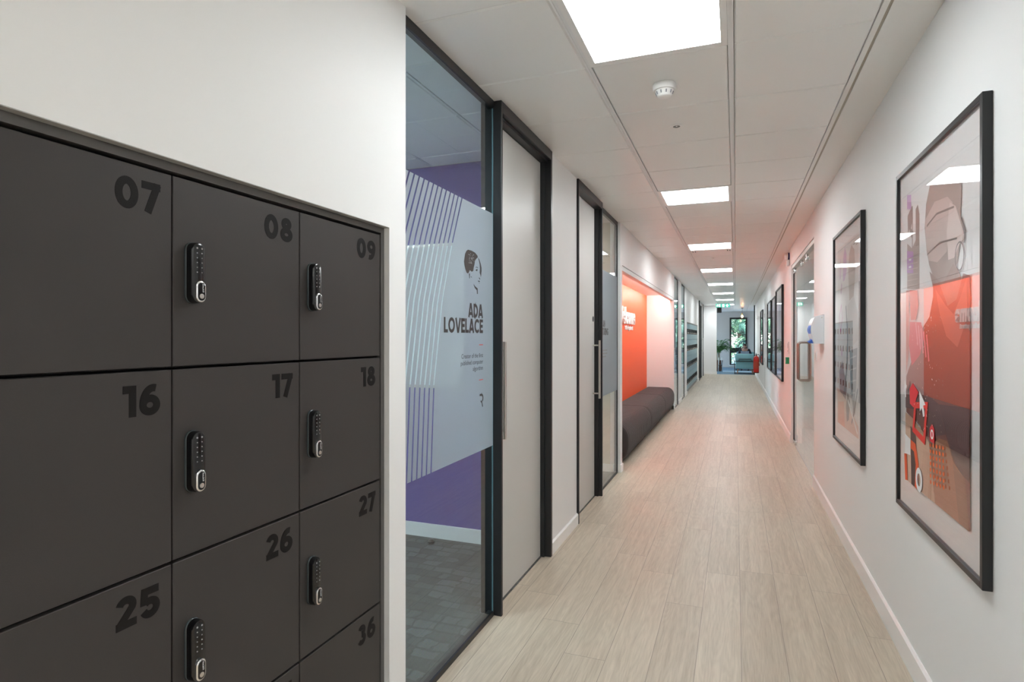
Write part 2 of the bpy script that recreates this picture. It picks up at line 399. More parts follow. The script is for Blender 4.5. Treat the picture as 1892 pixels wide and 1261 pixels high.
# left wall with the locker recess
RZ = 1.814; RY0, RY1, YL = 0.46, 1.772, 0.40
wl = MB()
wl.box(-1.24, XL, YL, 1.881, RZ, HC)                # above the recess
wl.box(-1.24, XL, RY1, 1.881, 0, RZ)                # end pier
wl.box(-1.24, XL, YL, RY0, 0, RZ)
wl.box(-1.70, -1.64, YL, 1.881, 0, HC); wl.box(-1.70, -1.24, YL, YL+.05, 0, HC)              # back of the recess
wl.box(-1.64, -1.24, 1.80, 1.881, 0, HC)
wl.box(-1.64, -1.24, RY0, 1.80, RZ+.01, RZ+.05)
struct(wl.build('wall_left', WHITE), 'white wall above and beside the numbered lockers')
struct(MB().box(-1.24, XL, 3.684, 4.372, 0, HC).build('wall_left', WHITE))
struct(skirt(XL-.001, XL+.013, 3.684, 4.374, .085, 1).build('baseboard_left', TRIMW))
# white pier before the alcove, header, alcove box
al = MB()
al.box(-1.70, XL, 6.195, 6.305, 0, HC)
al.box(-1.70, XL, 11.95, 12.05, 0, HC)
al.box(-1.21, XL, 6.305, 11.95, 2.203, HC)          # header
al.box(-1.70, -1.21, 6.305, 11.95, 2.26, HC)        # alcove ceiling
al.box(-1.21, XL-.008, 6.305, 11.95, 2.150, 2.200)  # lip
struct(al.build('wall_alcove', WHITE), 'white walls and header around the bench alcove')
struct(MB().box(-1.72, -1.657, 6.305, 11.95, 0, 2.26).build('wall_orange', ORANGE), 'orange back wall of the bench alcove')
struct(MB().box(-1.18, XL+.013, 6.183, 6.305, 0, .085, .003).build('baseboard_left', TRIMW))
struct(MB().box(-1.18, XL+.013, 11.95, 12.05, 0, .085, .003).build('baseboard_left', TRIMW))
# beyond the alcove
b = MB()
b.box(-1.24, XL, 12.93, 13.68, 0, HC)
b.box(-1.24, XL, 14.60, 15.28, 0, HC)
b.box(-1.24, XL, 15.28, 19.80, 1.814, HC)
b.box(-1.24, XL, 19.78, 20.35, 0, HC)
b.box(-1.70, -1.64, 14.60, 24.05, 0, HC)
b.box(-1.64, -1.24, 15.2, 15.28, 0, HC)
b.box(-1.64, -1.24, 19.80, 19.88, 0, HC)
b.box(-1.24, XL, 23.0, 23.95, 0, HC)
struct(b.build('wall_left', WHITE), 'white wall around the far pale blue lockers')
for y0, y1 in ((12.93, 13.68), (14.60, 15.28), (19.79, 20.35), (23.0, 23.95)):
    struct(skirt(XL-.001, XL+.013, y0, y1, .085, 1).build('baseboard_left', TRIMW))
# end wall
struct(MB().box(-1.70, -0.676, 23.95, 24.10, 0, HC).build('wall_end', WHITE), 'white wall facing the camera at the far end')
struct(MB().box(XL, -0.664, 23.937, 24.112, 0, .085, .003).build('baseboard_end', TRIMW))

# right wall with the glass door opening
OY0, OY1, OZ = 6.29, 8.77, 2.392
w = MB()
w.box(XR, XR+.13, 1.15, OY0, 0, HC); w.box(XR, XR+.13, OY1, 24.10, 0, HC); w.box(XR, XR+.13, OY0, OY1, OZ, HC)
struct(w.build('wall_right', WHITE), 'long white wall hung with framed prints')
for y0, y1 in ((1.15, OY0), (OY1, 24.11)):
    struct(skirt(XR-.013, XR+.001, y0, y1, .112, -1).build('baseboard_right', TRIMW))
struct(MB().box(-4.1, 4.1, -5.1, -5.0, 0, HC).box(-4.1, -4.0, -5.0, YB, 0, HC).box(4.0, 4.1, -5.0, YB, 0, HC).box(-4.4, -1.70, YL, YL+.1, 0, HC).box(-4.1, -4.0, YB, YL, 0, HC).box(XR+.13, 4.0, 1.15, 1.25, 0, HC).box(4.0, 4.1, YB, 1.15, 0, HC).build('wall_back', WHITE))  # unseen lobby walls, opened out so fill light reaches the corridor

# rooms off the corridor
r1 = MB().box(-4.5, -1.24, 3.714, 3.80, 0, HC)
struct(r1.build('wall_purple', PURPLE), 'purple wall seen through the first glass panel')
struct(MB().box(-4.4, -1.24, 3.700, 3.715, 0.003, .10, .003).build('baseboard_meeting', TRIMW))
struct(MB().box(-4.5, -4.4, 0.4, 3.80, 0, HC).build('wall_meeting', WHITE))
struct(MB().box(-4.1, -4.0, 3.80, 6.3, 0, HC).box(-4.0, -1.70, 6.195, 6.30, 0, HC).box(-4.0, -1.25, 3.80, 3.86, 0, HC).build('wall_study', BEIGE))
struct(MB().box(-1.70, -1.20, 6.181, 6.1945, 0.003, .085, .003).box(-4.0, -1.70, 6.181, 6.1945, 0.003, .085, .003).build('baseboard_study', TRIMW))
struct(MB().box(-1.70, -1.24, 6.190, 6.1948, 0.085, HC).build('wall_study', BEIGE))
struct(MB().box(XR+.13, 4.3, 4.8, 4.9, 0, HC).box(XR+.13, 4.3, 10.2, 10.3, 0, HC).box(4.2, 4.3, 4.9, 10.2, 0, HC).build('wall_office', WHITE))
struct(MB().box(-4.3, -1.70, 11.92, 12.02, 0, HC).box(-4.3, -1.64, 14.8, 14.9, 0, HC).box(-4.3, -4.2, 12.0, 12.6, 0, HC).box(-4.3, -4.2, 14.3, 14.8, 0, HC)
       .box(-4.3, -4.2, 12.6, 14.3, 0, .4).box(-4.3, -4.2, 12.6, 14.3, 2.3, HC).build('wall_side', WHITE))
struct(MB().box(-4.26, -4.24, 12.6, 14.3, .4, 2.3).build('window_3', GLASSC))

# lounge shell
WX0, WX1, WZ0, WZ1 = -0.25, 0.52, 0.12, 2.35
lw = MB()
lw.box(-1.5, WX0, 29.6, 29.8, 0, HC); lw.box(WX1, 1.3, 29.6, 29.8, 0, HC); lw.box(-5.0, -4.7, 29.6, 29.8, 0, HC); lw.box(2.8, 3.0, 29.6, 29.8, 0, HC)
for a, b_ in ((-4.7, -1.5), (1.3, 2.8)): lw.box(a, b_, 29.6, 29.8, 0, .12); lw.box(a, b_, 29.6, 29.8, 2.5, HC)
lw.box(WX0, WX1, 29.6, 29.8, WZ1, HC); lw.box(WX0, WX1, 29.6, 29.8, 0, WZ0)
lw.box(XR+.13, 3.0, 23.95, 24.10, 0, HC); lw.box(-5.0, -1.70, 23.95, 24.10, 0, HC)
lw.box(2.9, 3.0, 24.1, 29.6, 0, HC)
lw.box(-5.0, -4.9, 24.1, 24.7, 0, HC); lw.box(-5.0, -4.9, 29.0, 29.6, 0, HC); lw.box(-5.0, -4.9, 24.7, 29.0, 0, .2); lw.box(-5.0, -4.9, 24.7, 29.0, 2.5, HC)
struct(lw.build('wall_lounge', GREYW), 'grey wall of the far lounge around the tall window')
struct(MB().box(-4.97, -4.95, 24.7, 29.0, .2, 2.5).build('window_4', GLASSC))
struct(MB().box(0.66, 0.70, 24.1, 24.16, 0, HC).build('trim_1', BLACK))
struct(MB().box(-4.7, -1.5, 29.68, 29.69, .12, 2.5).build('window_added_1', GLASSC)); struct(MB().box(1.3, 2.8, 29.68, 29.69, .12, 2.5).build('window_added_2', GLASSC))  # unseen windows, added so more daylight reaches the lounge
win = sempty('window_5', 'tall dark-framed window at the far end with trees outside')
f = MB(); t = .075
f.box(WX0, WX0+t, 29.56, 29.68, WZ0, WZ1); f.box(WX1-t, WX1, 29.56, 29.68, WZ0, WZ1); f.box(WX0+t, WX1-t, 29.56, 29.68, WZ1-t, WZ1)
f.box(WX0+t, WX1-t, 29.56, 29.68, WZ0, WZ0+.05); f.box(WX0+t, WX1-t, 29.56, 29.68, .69, .93)
f.build('window_frame', BLACK, win)
MB().box(WX0+t, WX1-t, 29.615, 29.625, WZ0+.05, .69).box(WX0+t, WX1-t, 29.615, 29.625, .93, WZ1-t).build('pane', GLASSC, win)
MB().box(WX0-.03, WX1+.03, 29.52, 29.60, WZ0-.03, WZ0, .004).build('sill', TRIMW, win)

# ------------------------------------------------------------------ ceiling
LIGHT_Y = [1.998+3.0*k for k in range(-1, 8)]
def tile(mb, x0, x1, y0, y1, z=HC, g=.0018, bv=.007, d=.006):
    a = [(x0+g, y0+g, z+d), (x1-g, y0+g, z+d), (x1-g, y1-g, z+d), (x0+g, y1-g, z+d)]
    c = [(x0+g+bv, y0+g+bv, z), (x1-g-bv, y0+g+bv, z), (x1-g-bv, y1-g-bv, z), (x0+g+bv, y1-g-bv, z)]
    A = [mb.bm.verts.new(p) for p in a]; C = [mb.bm.verts.new(p) for p in c]
    mb._tag([mb.bm.faces.new(C)]+[mb.bm.faces.new((A[i], A[(i+1) % 4], C[(i+1) % 4], C[i])) for i in range(4)])
ce = MB()
rows = [Y1-.6*6+.6*k for k in range(0, 46)]
for y in rows:
    if y > 24.0: break
    ylo, yhi = max(y, YB), min(y+.6, 24.08)
    if yhi-ylo < .05: continue
    tile(ce, -1.180, -.618-.012, ylo, yhi)
    if not any(abs(y-ly) < .01 for ly in LIGHT_Y): tile(ce, -.618+.012, -.018-.012, ylo, yhi)
    tile(ce, -.018+.012, .501, ylo, yhi)
ce.mi = 1
for x in (-.618, -.018):
    ce.box(x-.0115, x-.003, YB, 24.08, HC+.0005, HC+.012); ce.box(x+.003, x+.0115, YB, 24.08, HC+.0005, HC+.012); ce.box(x-.003, x+.003, YB, 24.08, HC+.0025, HC+.012)
ce.mi = 2
ce.box(.501, .523, YB, 24.08, HC-.001, HC+.02)
ce.box(.535, XR+.02, YB, 24.08, HC, HC+.02); ce.box(XR+.02, .86, YB, 1.15, HC, HC+.02)
ce.mi = 3
ce.box(.523, .535, YB, 24.08, HC+.003, HC+.02)
ce.mi = 4
ce.box(-1.75, XR+.2, YB-.1, 24.1, HC+.012, HC+.06)
struct(ce.build('ceiling', [TILE, RUNNER, PLASTER, TANGAP, VOID]), 'white metal tile ceiling of the corridor')
def grid_ceiling(name, x0, x1, y0, y1, label=None):
    mb = MB(); x = x0
    while x < x1-.01:
        y = y0
        while y < y1-.01:
            tile(mb, x+.006, min(x+.6, x1)-.006, y, min(y+.6, y1)); y += .6
        x += .6
    mb.mi = 1
    x = x0
    while x <= x1+.01:
        mb.box(x-.006, x+.006, y0, y1, HC+.001, HC+.01); x += .6
    mb.mi = 2; mb.box(x0-.1, x1+.1, y0-.1, y1+.1, HC+.035, HC+.06)
    return struct(mb.build(name, [TILE, RUNNER, VOID]), label)
grid_ceiling('ceiling_lobby', -4.0, 4.0, -5.0, -0.55)  # unseen lobby behind the camera, added to house the fill panels
grid_ceiling('ceiling_lobby_corner', -4.0, -1.19, -.55, .40)
grid_ceiling('ceiling_lobby_side', .86, 4.0, -.55, 1.15)
grid_ceiling('ceiling_meeting', -4.418, -1.182, 0.5, 3.714)
grid_ceiling('ceiling_study', -4.0, -1.182, 3.86, 6.195)
grid_ceiling('ceiling_office', XR+.13, 4.2, 4.9, 10.2)
grid_ceiling('ceiling_side', -4.2, -1.182, 12.02, 14.8)
grid_ceiling('ceiling_lounge', -4.9, 2.9, 24.1, 29.6)

def ceiling_light(label, x, y, grp='ceiling light panels along the corridor'):
    t = thing('ceiling_light', label, 'ceiling light', (x, y, HC), group=grp)
    m = MB()
    for a, b_, c, d in ((-.288, .288, -.298, -.262), (-.288, .288, .262, .298), (-.288, -.262, -.262, .262), (.262, .288, -.262, .262)):
        m.box(a, b_, c, d, -.002, .02)
    m.build('frame', TRIMW, t)
    MB().box(-.262, .262, -.262, .262, .001, .018).build('diffuser', LIGHTM, t)
    return t
ords = ['square light panel behind the camera in the lobby', 'largest square light panel, cut off by the top of the picture, before the smoke detector',
        'second light panel down the corridor, just past two ceiling spots and the smoke detector', 'third light panel down the corridor, with two slot vents at its far edge',
        'fourth light panel down the corridor, above the far half of the bench alcove', 'fifth light panel down the corridor, beside the first tall glass strip past the alcove',
        'sixth light panel down the corridor, above the far pale blue lockers', 'seventh light panel, a thin strip just in front of the green exit sign',
        'farthest light panel, partly hidden behind the green exit sign']
lp = ceiling_light(ords[0], -.318, LIGHT_Y[0]-.3)
dim_data = [ch for ch in lp.children if ch.name.startswith('diffuser')][0].data.copy(); dim_data.materials[0] = LIGHTD
lob_data = dim_data.copy(); lob_data.materials[0] = LIGHTL
for k in range(1, 9):
    c = copy_tree(lp); c.location = (-.318, LIGHT_Y[k]+.3, HC); c['label'] = ords[k]
    if k >= 3:
        for ch in c.children:
            if ch.name.startswith('diffuser'): ch.data = dim_data
for lab, x, y in (('added unseen fill panel in the office behind the double glass doors', 2.4, 7.2), ('added unseen fill panel in the small beige room behind the second door', -2.6, 4.9), ('near added fill panel in the meeting room with the purple wall', -3.518, 1.2), ('middle added fill panel in the meeting room with the purple wall', -3.518, 2.4), ('added unseen fill panel in the meeting room behind the lockers', -2.318, 1.2)):
    c = copy_tree(lp); c.location = (x, y, HC-.004); c['label'] = lab; c['group'] = 'added fill lights of the side rooms'  # panels out of view, added to lift the dark side rooms
for k, (x, y) in enumerate(((-2.7, -1.45), (2.1, -1.45), (-2.7, -3.5), (-.3, -3.5), (2.1, -3.5), (1.6, .25), (2.9, .25), (-1.9, -.35))):  # unseen panels added to brighten the near end of the corridor
    c = copy_tree(lp); c.location = (x, y, HC-.004); c['label'] = ('left', 'right', 'far left', 'far middle', 'far right', 'near side', 'outer side', 'near left')[k]+' added fill panel of the unseen lobby behind the camera'; c['group'] = 'added fill lights of the unseen lobby'
    for ch in c.children:
        if ch.name.startswith('diffuser'): ch.data = lob_data

# smoke detector, recessed spots, slot vents
t = thing('smoke_detector', 'round white smoke detector on the ceiling past the nearest light panel', 'smoke detector', (-.318, 2.898, HC))
MB().lathe([(.0, 0), (.052, 0), (.055, -.004), (.055, -.026), (.051, -.031), (.0, -.031)], seg=40).cyl((.050, .030, 0), (.050, .030, -.008), .010).build('base', TRIMW, t, 40)
m = MB().lathe([(.044, -.030), (.041, -.036), (.034, -.056), (.028, -.061), (0, -.062)], seg=40); m.build('sensor_head', TRIMW, t, 40)
m = MB()
for k in range(10):
    a = 2*PI*k/10; c, s = math.cos(a), math.sin(a)
    m.cyl((.0412*c, .0412*s, -.037), (.0360*c, .0360*s, -.050), .0030, seg=8)
m.build('vent_slots', mat('vent_grey', (.25, .26, .28), .5), t)
def spot(label, y):
    t = thing('ceiling_spot', label, 'ceiling spot', (-.316, y, HC), group='small recessed spots in the ceiling tiles')
    MB().lathe([(.020, -.002), (.030, -.005), (.037, -.004), (.039, 0)], seg=36).build('bezel', TRIMW, t, 40)
    MB().lathe([(0, .001), (.012, -.001), (.020, -.002)], seg=30).build('lens', mat('spot_lens', (.22, .23, .22), .2), t, 40)
    return t
s0 = spot('small round recessed spot just past the smoke detector', 3.498)
for lab, y in (('small recessed spot past the slot vents and third light panel', 9.498), ('small recessed spot between the fifth and sixth light panels', 15.498)):
    c = copy_tree(s0); c.location.y = y; c['label'] = lab
def vent(label, x):
    t = thing('ceiling_vent', label, 'vent', (x, 8.70, HC), group='slot vents beside the third light panel')
    MB().box(-.035, .035, -.075, .075, -.006, .001, .002).build('frame', TRIMW, t)
    for dx in (-.016, .016): MB().box(dx-.005, dx+.005, -.06, .06, -.0066, -.005).build('slot', GAP, t)
    return t
v0 = vent('slot vent at the corner of the third light panel nearest the bench alcove', -.545)
c = copy_tree(v0); c.location.x = -.085; c['label'] = 'slot vent at the corner of the third light panel nearest the glass doors'

# ------------------------------------------------------------------ LOCKERS
DX = -1.155                     # door faces
PITCH, ROWH = .4035, .4268
def locker_mats(door): return door
def build_locker(doorm, name='locker', lock=True):
    """origin: bottom left front corner of the door; door spans +y .400, +z .4195, face at x=0"""
    t = empty(name)
    # open-fronted carcass behind the door
    m = MB(); D = -.44
    m.box(D, -.021, -.001, .012, -.004, .420); m.box(D, -.021, .388, .401, -.004, .420)
    m.box(D, -.021, .012, .388, -.004, .010); m.box(D, -.021, .012, .388, .408, .420); m.box(D, D+.01, .012, .388, .010, .408)
    m.build('body', GAP, t)
    d = MB().box(-.019, 0, 0, .400, 0, .4195, .0012, 1).build('door', doorm, t)
    if lock:
        k = MB()
        ly, lz = .0475, .2098
        def pill(x0, x1, hw, hh, o=(0, 0), rnd=0.0):
            r = hw; pts = []
            for a in range(0, 181, 15): pts.append((hw*math.cos(math.radians(a)), hh-r+r*math.sin(math.radians(a))))
            for a in range(180, 361, 15): pts.append((hw*math.cos(math.radians(a)), -(hh-r)+r*math.sin(math.radians(a))))
            return [(x0, ly+o[0]+p[0], lz+o[1]+p[1]) for p in pts], x1-x0
        def loft(mb, secs):
            rings = []
            for x, hw, hh, oy, oz in secs:
                p, _ = pill(x, x, hw, hh, (oy, oz)); rings.append([mb.bm.verts.new(q) for q in p])
            fs = []
            for A, B in zip(rings, rings[1:]):
                n = len(A)
                fs += [mb.bm.faces.new((A[i], A[(i+1) % n], B[(i+1) % n], B[i])) for i in range(n)]
            fs += [mb.bm.faces.new(rings[0][::-1]), mb.bm.faces.new(rings[-1])]
            mb._tag(fs)
        loft(k, [(0.0002, .0200, .0700, 0, 0), (.0045, .0200, .0700, 0, 0), (.006, .0185, .0685, 0, 0)])
        k.mi = 1
        loft(k, [(.0055, .0185, .0690, 0, 0), (.018, .0182, .0685, 0, 0), (.0225, .0165, .0668, 0, 0), (.0242, .0135, .0635, 0, 0)])
        lk = k.build('keypad_lock', [LOCKP, LOCKB], t, 40)
        n = MB()
        for r in range(6):
            for q in (-1, 1):
                n.cyl((.0240, ly+q*.0062, lz+.0550-r*.0108), (.0250, ly+q*.0062, lz+.0550-r*.0108), .0014 if r else .0021, seg=8)
        n.build('keys', mat('key_legend', (.30, .30, .30), .4), lk)
        z = MB()
        loft(z, [(.0236, .0132, .0245, .0005, -.0425), (.0285, .0128, .0240, .0005, -.0425), (.0300, .0108, .0220, .0005, -.0425)])
        z.build('thumb_turn', CHROME, lk, 40)
        z = MB()
        loft(z, [(.0298, .0096, .0207, .0005, -.0425), (.0306, .0094, .0205, .0005, -.0425)])
        z.build('turn_inlay', LOCKB, lk, 40)
        MB().lathe([(.0056, .0300), (.0056, .0318), (.0040, .0322), (0, .0322)], o=(0, ly+.0005, lz-.0530), axis=(1, 0, 0), seg=20).build('key_core', STEEL, lk, 40)
        me = text_mesh('KitLock', .0062, .0, 'CENTER', 'lock_lettering', .0002)
        me.transform(Matrix(((0, 0, 1, .0308), (-0, 1, 0, ly+.0025), (1, 0, 0, lz-.0345), (0, 0, 0, 1))) @ Matrix.Rotation(0, 4, 'Z'))
        me.materials.append(WHITEP)
        o = bpy.data.objects.new('lock_lettering', me); COL.objects.link(o); o.parent = lk
    return t
near = build_locker(CHAR)
def number(t, s):
    m = MB()
    T = lambda a, b_, dep: (.0001+dep, a, b_)
    write(m, s, .0645, .245, T, .373, .3270, gap=.10, sx=1.06)
    d = [c for c in t.children if c.name.startswith('door')][0]
    o = m.build('number', NUMB, d); tag(o, 'dark number '+s)
nearpos = []
desc = {'07': 'in the top row, cut off by the left edge', '08': 'in the top row, between 07 and 09', '09': 'in the top row, in the last column beside the glass room',
        '16': 'below 07, cut off by the left edge', '17': 'in the second row, between 16 and 18', '18': 'in the second row, last column beside the glass room',
        '25': 'in the third row, cut off by the left edge', '26': 'in the third row, between 25 and 27', '27': 'in the third row, last column beside the glass room',
        '34': 'in the bottom row at the left edge, below 25', '35': 'in the bottom row, mostly cut off below 26', '36': 'in the bottom row, last column under 27'}
first = True
for r in range(4):
    for q in range(3):
        n = '%02d' % (7+q+9*r)
        t = near if first else copy_tree(near)
        if first: proto_children = None
        first = False
        nearpos.append((t, n, (DX, .5390+PITCH*q, 1.785-.4195-ROWH*r)))
for t, n, loc in nearpos:
    t.location = loc
    tag(t, 'charcoal locker numbered '+n+', '+desc[n], 'locker', 'charcoal numbered lockers in the left wall')
    number(t, n)
# dark surround of the recess
s = MB()
s.box(-1.60, -1.1535, RY0+.01, RY1-.001, 1.7935, 1.8125)
s.box(-1.60, -1.1535, 1.7515, RY1-.001, 0.05, 1.7935)
s.box(-1.60, -1.160, RY0+.01, .5365, 0.05, 1.7935)
s.box(-1.60, -1.175, RY0+.01, 1.7515, 0.005, .0735)
struct(s.build('trim_2', CHARED), 'charcoal frame around the numbered lockers')
struct(MB().box(-1.1555, XL+.0005, RY0, RY1, RZ-.0012, RZ+.0006).build('trim_3', mat('recess_bead', (.42, .41, .39), .4)))
# far bank
far = build_locker(PALEBLUE)
rn = ['top row', 'second row down', 'third row down', 'bottom row']
cn = ['nearest the glass strips', 'second from the near end', 'third from the near end', 'fourth from the near end', 'fifth from the near end', 'in the middle column',
      'fifth from the far end', 'fourth from the far end', 'third from the far end', 'second from the far end', 'at the far end']
for r in range(4):
    for q in range(11):
        t = far if (r, q) == (0, 0) else copy_tree(far)
        t.location = (-1.150, 15.315+PITCH*q, 1.785-.4195-ROWH*r)
        tag(t, 'pale blue far locker, %s, %s' % (rn[r], cn[q]), 'locker', 'pale blue lockers at the far end of the left wall')
s = MB()
s.box(-1.60, -1.150, 15.281, 19.779, 1.790, 1.812); s.box(-1.60, -1.150, 15.281, 15.312, .05, 1.79); s.box(-1.60, -1.150, 19.754, 19.779, .05, 1.79)
s.box(-1.60, -1.165, 15.281, 19.779, .004, .0735)
struct(s.build('trim_4', CHARED), 'dark frame around the far pale blue lockers')

# ------------------------------------------------------------------ FIRST GLASS PANEL (purple room)
GX = -1.168
g = sempty('window_1', 'full height glass panel with frosted film before the first door')
MB().box(GX-.005, GX+.005, 1.84, 2.786, .022, HC-.035).build('pane', GLASSB, g)
MB().box(GX-.022, GX+.010, 1.84, 2.786, 0, .024).box(GX-.022, GX+.010, 1.84, 2.786, HC-.040, HC-.001).build('rails', BLACK, g)
MB().box(GX-.0005, GX+.0058, 2.782, 2.787, .024, HC-.04).build('edge_seal', mat('glass_edge', (.13, .24, .28), .2), g)
# film, cut into bands by clear slanting slits
def slit(z):
    pts = [(.875, 2.127), (.89, 2.128), (1.2335, 2.152), (1.441, 2.195), (1.576, 2.223), (1.825, 2.312), (2.063, 2.418)]
    for (a, ya), (b_, yb) in zip(pts, pts[1:]):
        if z <= b_ or (b_, yb) == pts[-1]: return ya+(yb-ya)*(z-a)/(b_-a)
FZ0, FZ1, SW, SP = .875, 2.063, .0105, .0385
def fband(mb, lo, hi, n=36):
    FX = GX+.0056
    for i in range(n):
        z0, z1 = FZ0+(FZ1-FZ0)*i/n, FZ0+(FZ1-FZ0)*(i+1)/n
        a0, a1, b0, b1 = lo(z0), lo(z1), hi(z0), hi(z1)
        a0, a1, b0, b1 = (min(2.786, max(1.84, v)) for v in (a0, a1, b0, b1))
        if b0-a0 < 1e-5 and b1-a1 < 1e-5: continue
        mb.poly([(FX, a0, z0), (FX, b0, z0), (FX, b1, z1), (FX, a1, z1)])
fm = MB()
fband(fm, lambda z: slit(z)+SW/2, lambda z: 2.786)
for k in range(16):
    fband(fm, lambda z: slit(z)-SP*(k+1)+SW/2, lambda z: slit(z)-SP*k-SW/2)
bmesh.ops.remove_doubles(fm.bm, verts=fm.bm.verts, dist=1e-6)
fm.build('frosted_film', FILM, g)
TX = GX+.0060
T1 = lambda a, b_, dep: (TX+dep*.4, a, b_)
m = MB(); write(m, 'ADA', .0665, .215, T1, 2.654, 1.523, gap=.06, sx=1.03); write(m, 'LOVELACE', .0665, .215, T1, 2.654, 1.450, gap=.06, sx=1.045)
m.build('name_lettering', INK, g)
me = text_mesh('Creator of the first\npublished computer\nalgorithm', .0295, .0, 'RIGHT', 'small_lettering', .0001, sx=1.06, lines=1.05)
me.transform(Matrix(((0, 0, 1, TX), (1, 0, 0, 2.656), (0, 1, 0, 1.332), (0, 0, 0, 1)))); me.materials.append(INK)
o = bpy.data.objects.new('small_lettering', me); COL.objects.link(o); o.parent = g
m = MB()
for z in (1.393, 1.222): m.prism([T1(2.608, z-.0018, 0), T1(2.656, z-.0018, 0), T1(2.656, z+.0018, 0), T1(2.608, z+.0018, 0)], (.0002, 0, 0))
m.build('coral_dashes', CORAL, g)
# the initial-shaped emblem: a hook and a leg
m = MB()
m.stroke([(2.616, 1.148), (2.638, 1.148)]+arc(2.638, 1.131, .017, .017, 90, -60, 10), .0100, T1)
m.stroke([(2.628, 1.118), (2.641, 1.112), (2.651, 1.088)], .0090, T1)
m.build('emblem', INK, g)
# head in profile: bun of hair, face lines, neck
m = MB()
def face_pt(a, b_): return (2.436+(a-215)*.2040/420, 1.839-(b_-150)*.2010/1035)   # local drawing units to metres on the pane
def blob(pts): m.prism([T1(*face_pt(*p), 0) for p in pts], (.0002, 0, 0))
blob([(310, 160), (390, 155), (470, 175), (530, 230), (540, 270), (500, 320), (470, 380), (460, 470), (440, 560), (430, 640), (395, 665), (350, 640), (330, 700), (310, 730), (280, 720), (250, 640), (232, 560), (222, 470), (232, 380), (245, 280), (275, 200)])
blob([(540, 275), (575, 310), (610, 410), (630, 500), (632, 590), (620, 700), (610, 750), (602, 690), (585, 640), (590, 540), (585, 430), (565, 340)])
blob([(440, 950), (470, 1000), (535, 1045), (540, 1180), (520, 1185), (515, 1095), (470, 1050), (445, 990)])
blob([(330, 725), (352, 720), (350, 840), (340, 840)])
blob([(485, 530), (515, 512), (545, 525), (540, 538), (512, 528), (490, 542)])
blob([(480, 610), (510, 575), (532, 560), (530, 600), (518, 625), (508, 615)])
blob([(560, 770), (585, 768), (598, 800), (588, 815), (575, 795)])
blob([(538, 852), (575, 845), (592, 860), (570, 882), (552, 868)])
blob([(562, 900), (590, 905), (578, 915)])
blob([(370, 780), (402, 800), (392, 808), (375, 800)])
m.build('profile_portrait', INK, g)
m = MB(); hr = random.Random(11)
for k in range(34):      # light curls in the dark hair
    a, b_ = hr.uniform(330, 470), hr.uniform(215, 470)
    if a > 500-(b_-320)*.55 and b_ > 320: continue
    q = hr.uniform(5, 11)
    m.poly([Vector(T1(*face_pt(a+q*math.cos(v*1.05), b_+q*.8*math.sin(v*1.05)), 0))+Vector((.00025, 0, 0)) for v in range(6)])
m.build('hair_highlights', mat('pale_vinyl', (.42, .44, .46), .6), g)

# first sliding door and its black frame
d1 = sempty('door_1', 'pale grey full height door in a black frame with a long bar handle')
f = MB()
f.box(-1.232, -1.117, 2.788, 2.808, 0, HC-.001, .002, 1)
f.box(-1.232, -1.117, 3.655, 3.683, 0, HC-.001, .002, 1)
f.box(-1.232, -1.117, 2.808, 3.655, HC-.062, HC-.001, .002, 1)
f.box(-1.232, -1.140, 2.808, 3.655, HC-.078, HC-.060)
f.box(-1.232, -1.160, 3.640, 3.656, 0, HC-.06)
f.build('door_frame', BLACK, d1)
MB().box(-1.226, -1.186, 2.809, 3.639, .006, HC-.079, .0015, 1).build('door_leaf', DOORG, d1)
def bar_handle(parent, x, xd, y, z0, z1):
    MB().cyl((x, y, z0), (x, y, z1), .0095, seg=20).cyl((x, y, z0+.045), (xd, y, z0+.045), .007, seg=14).cyl((x, y, z1-.045), (xd, y, z1-.045), .007, seg=14).build('bar_handle', STEEL, parent, 40)
bar_handle(d1, -1.130, -1.187, 2.868, .895, 1.406)

# ------------------------------------------------------------------ second door + glass strip
d2 = sempty('door_2', 'pale grey full height door between white wall and second glass strip')
f = MB()
f.box(-1.232, -1.117, 4.376, 4.396, 0, HC-.001, .002, 1)
f.box(-1.232, -1.117, 5.220, 5.242, 0, HC-.001, .002, 1)
f.box(-1.232, -1.117, 4.396, 5.220, HC-.062, HC-.001, .002, 1)
f.box(-1.232, -1.150, 5.206, 5.222, 0, HC-.06)
f.build('door_frame', BLACK, d2)
MB().box(-1.226, -1.186, 4.397, 5.205, .006, HC-.063, .0015, 1).build('door_leaf', DOORG, d2)
bar_handle(d2, -1.125, -1.187, 5.145, .885, 1.402)
MB().lathe([(0, .004), (.018, .004), (.024, .002), (.025, 0)], o=(-1.186, 5.155, 1.592), axis=(1, 0, 0), seg=24).build('privacy_bolt', BLACK, d2, 40)
g2 = sempty('window_2', 'narrow glass strip with frosted film past the second door')
MB().box(GX-.005, GX+.005, 5.242, 6.183, .022, HC-.035).build('pane', GLASSC, g2)
MB().box(GX-.022, GX+.010, 5.242, 6.183, 0, .020).box(GX-.022, GX+.010, 5.242, 6.183, HC-.040, HC-.001).box(GX-.022, GX+.010, 6.165, 6.183, .02, HC-.04).build('rails', BLACK, g2)
MB().box(GX+.0052, GX+.0057, 5.25, 6.165, .875, 2.063).build('frosted_film', FILM, g2)
m = MB(); write(m, 'ALAN', .0665, .200, T1, 5.56, 1.523, gap=.06, sx=.98); write(m, 'TURING', .0665, .200, T1, 5.71, 1.450, gap=.06, sx=.98)
m.build('name_lettering', mat('grey_vinyl', (.10, .095, .09), .6), g2)
m = MB()
for z, yr in ((1.305, 5.66), (1.275, 5.66), (1.245, 5.60)): m.prism([T1(5.28, z-.006, 0), T1(yr, z-.006, 0), T1(yr, z+.006, 0), T1(5.28, z+.006, 0)], (.0002, 0, 0))
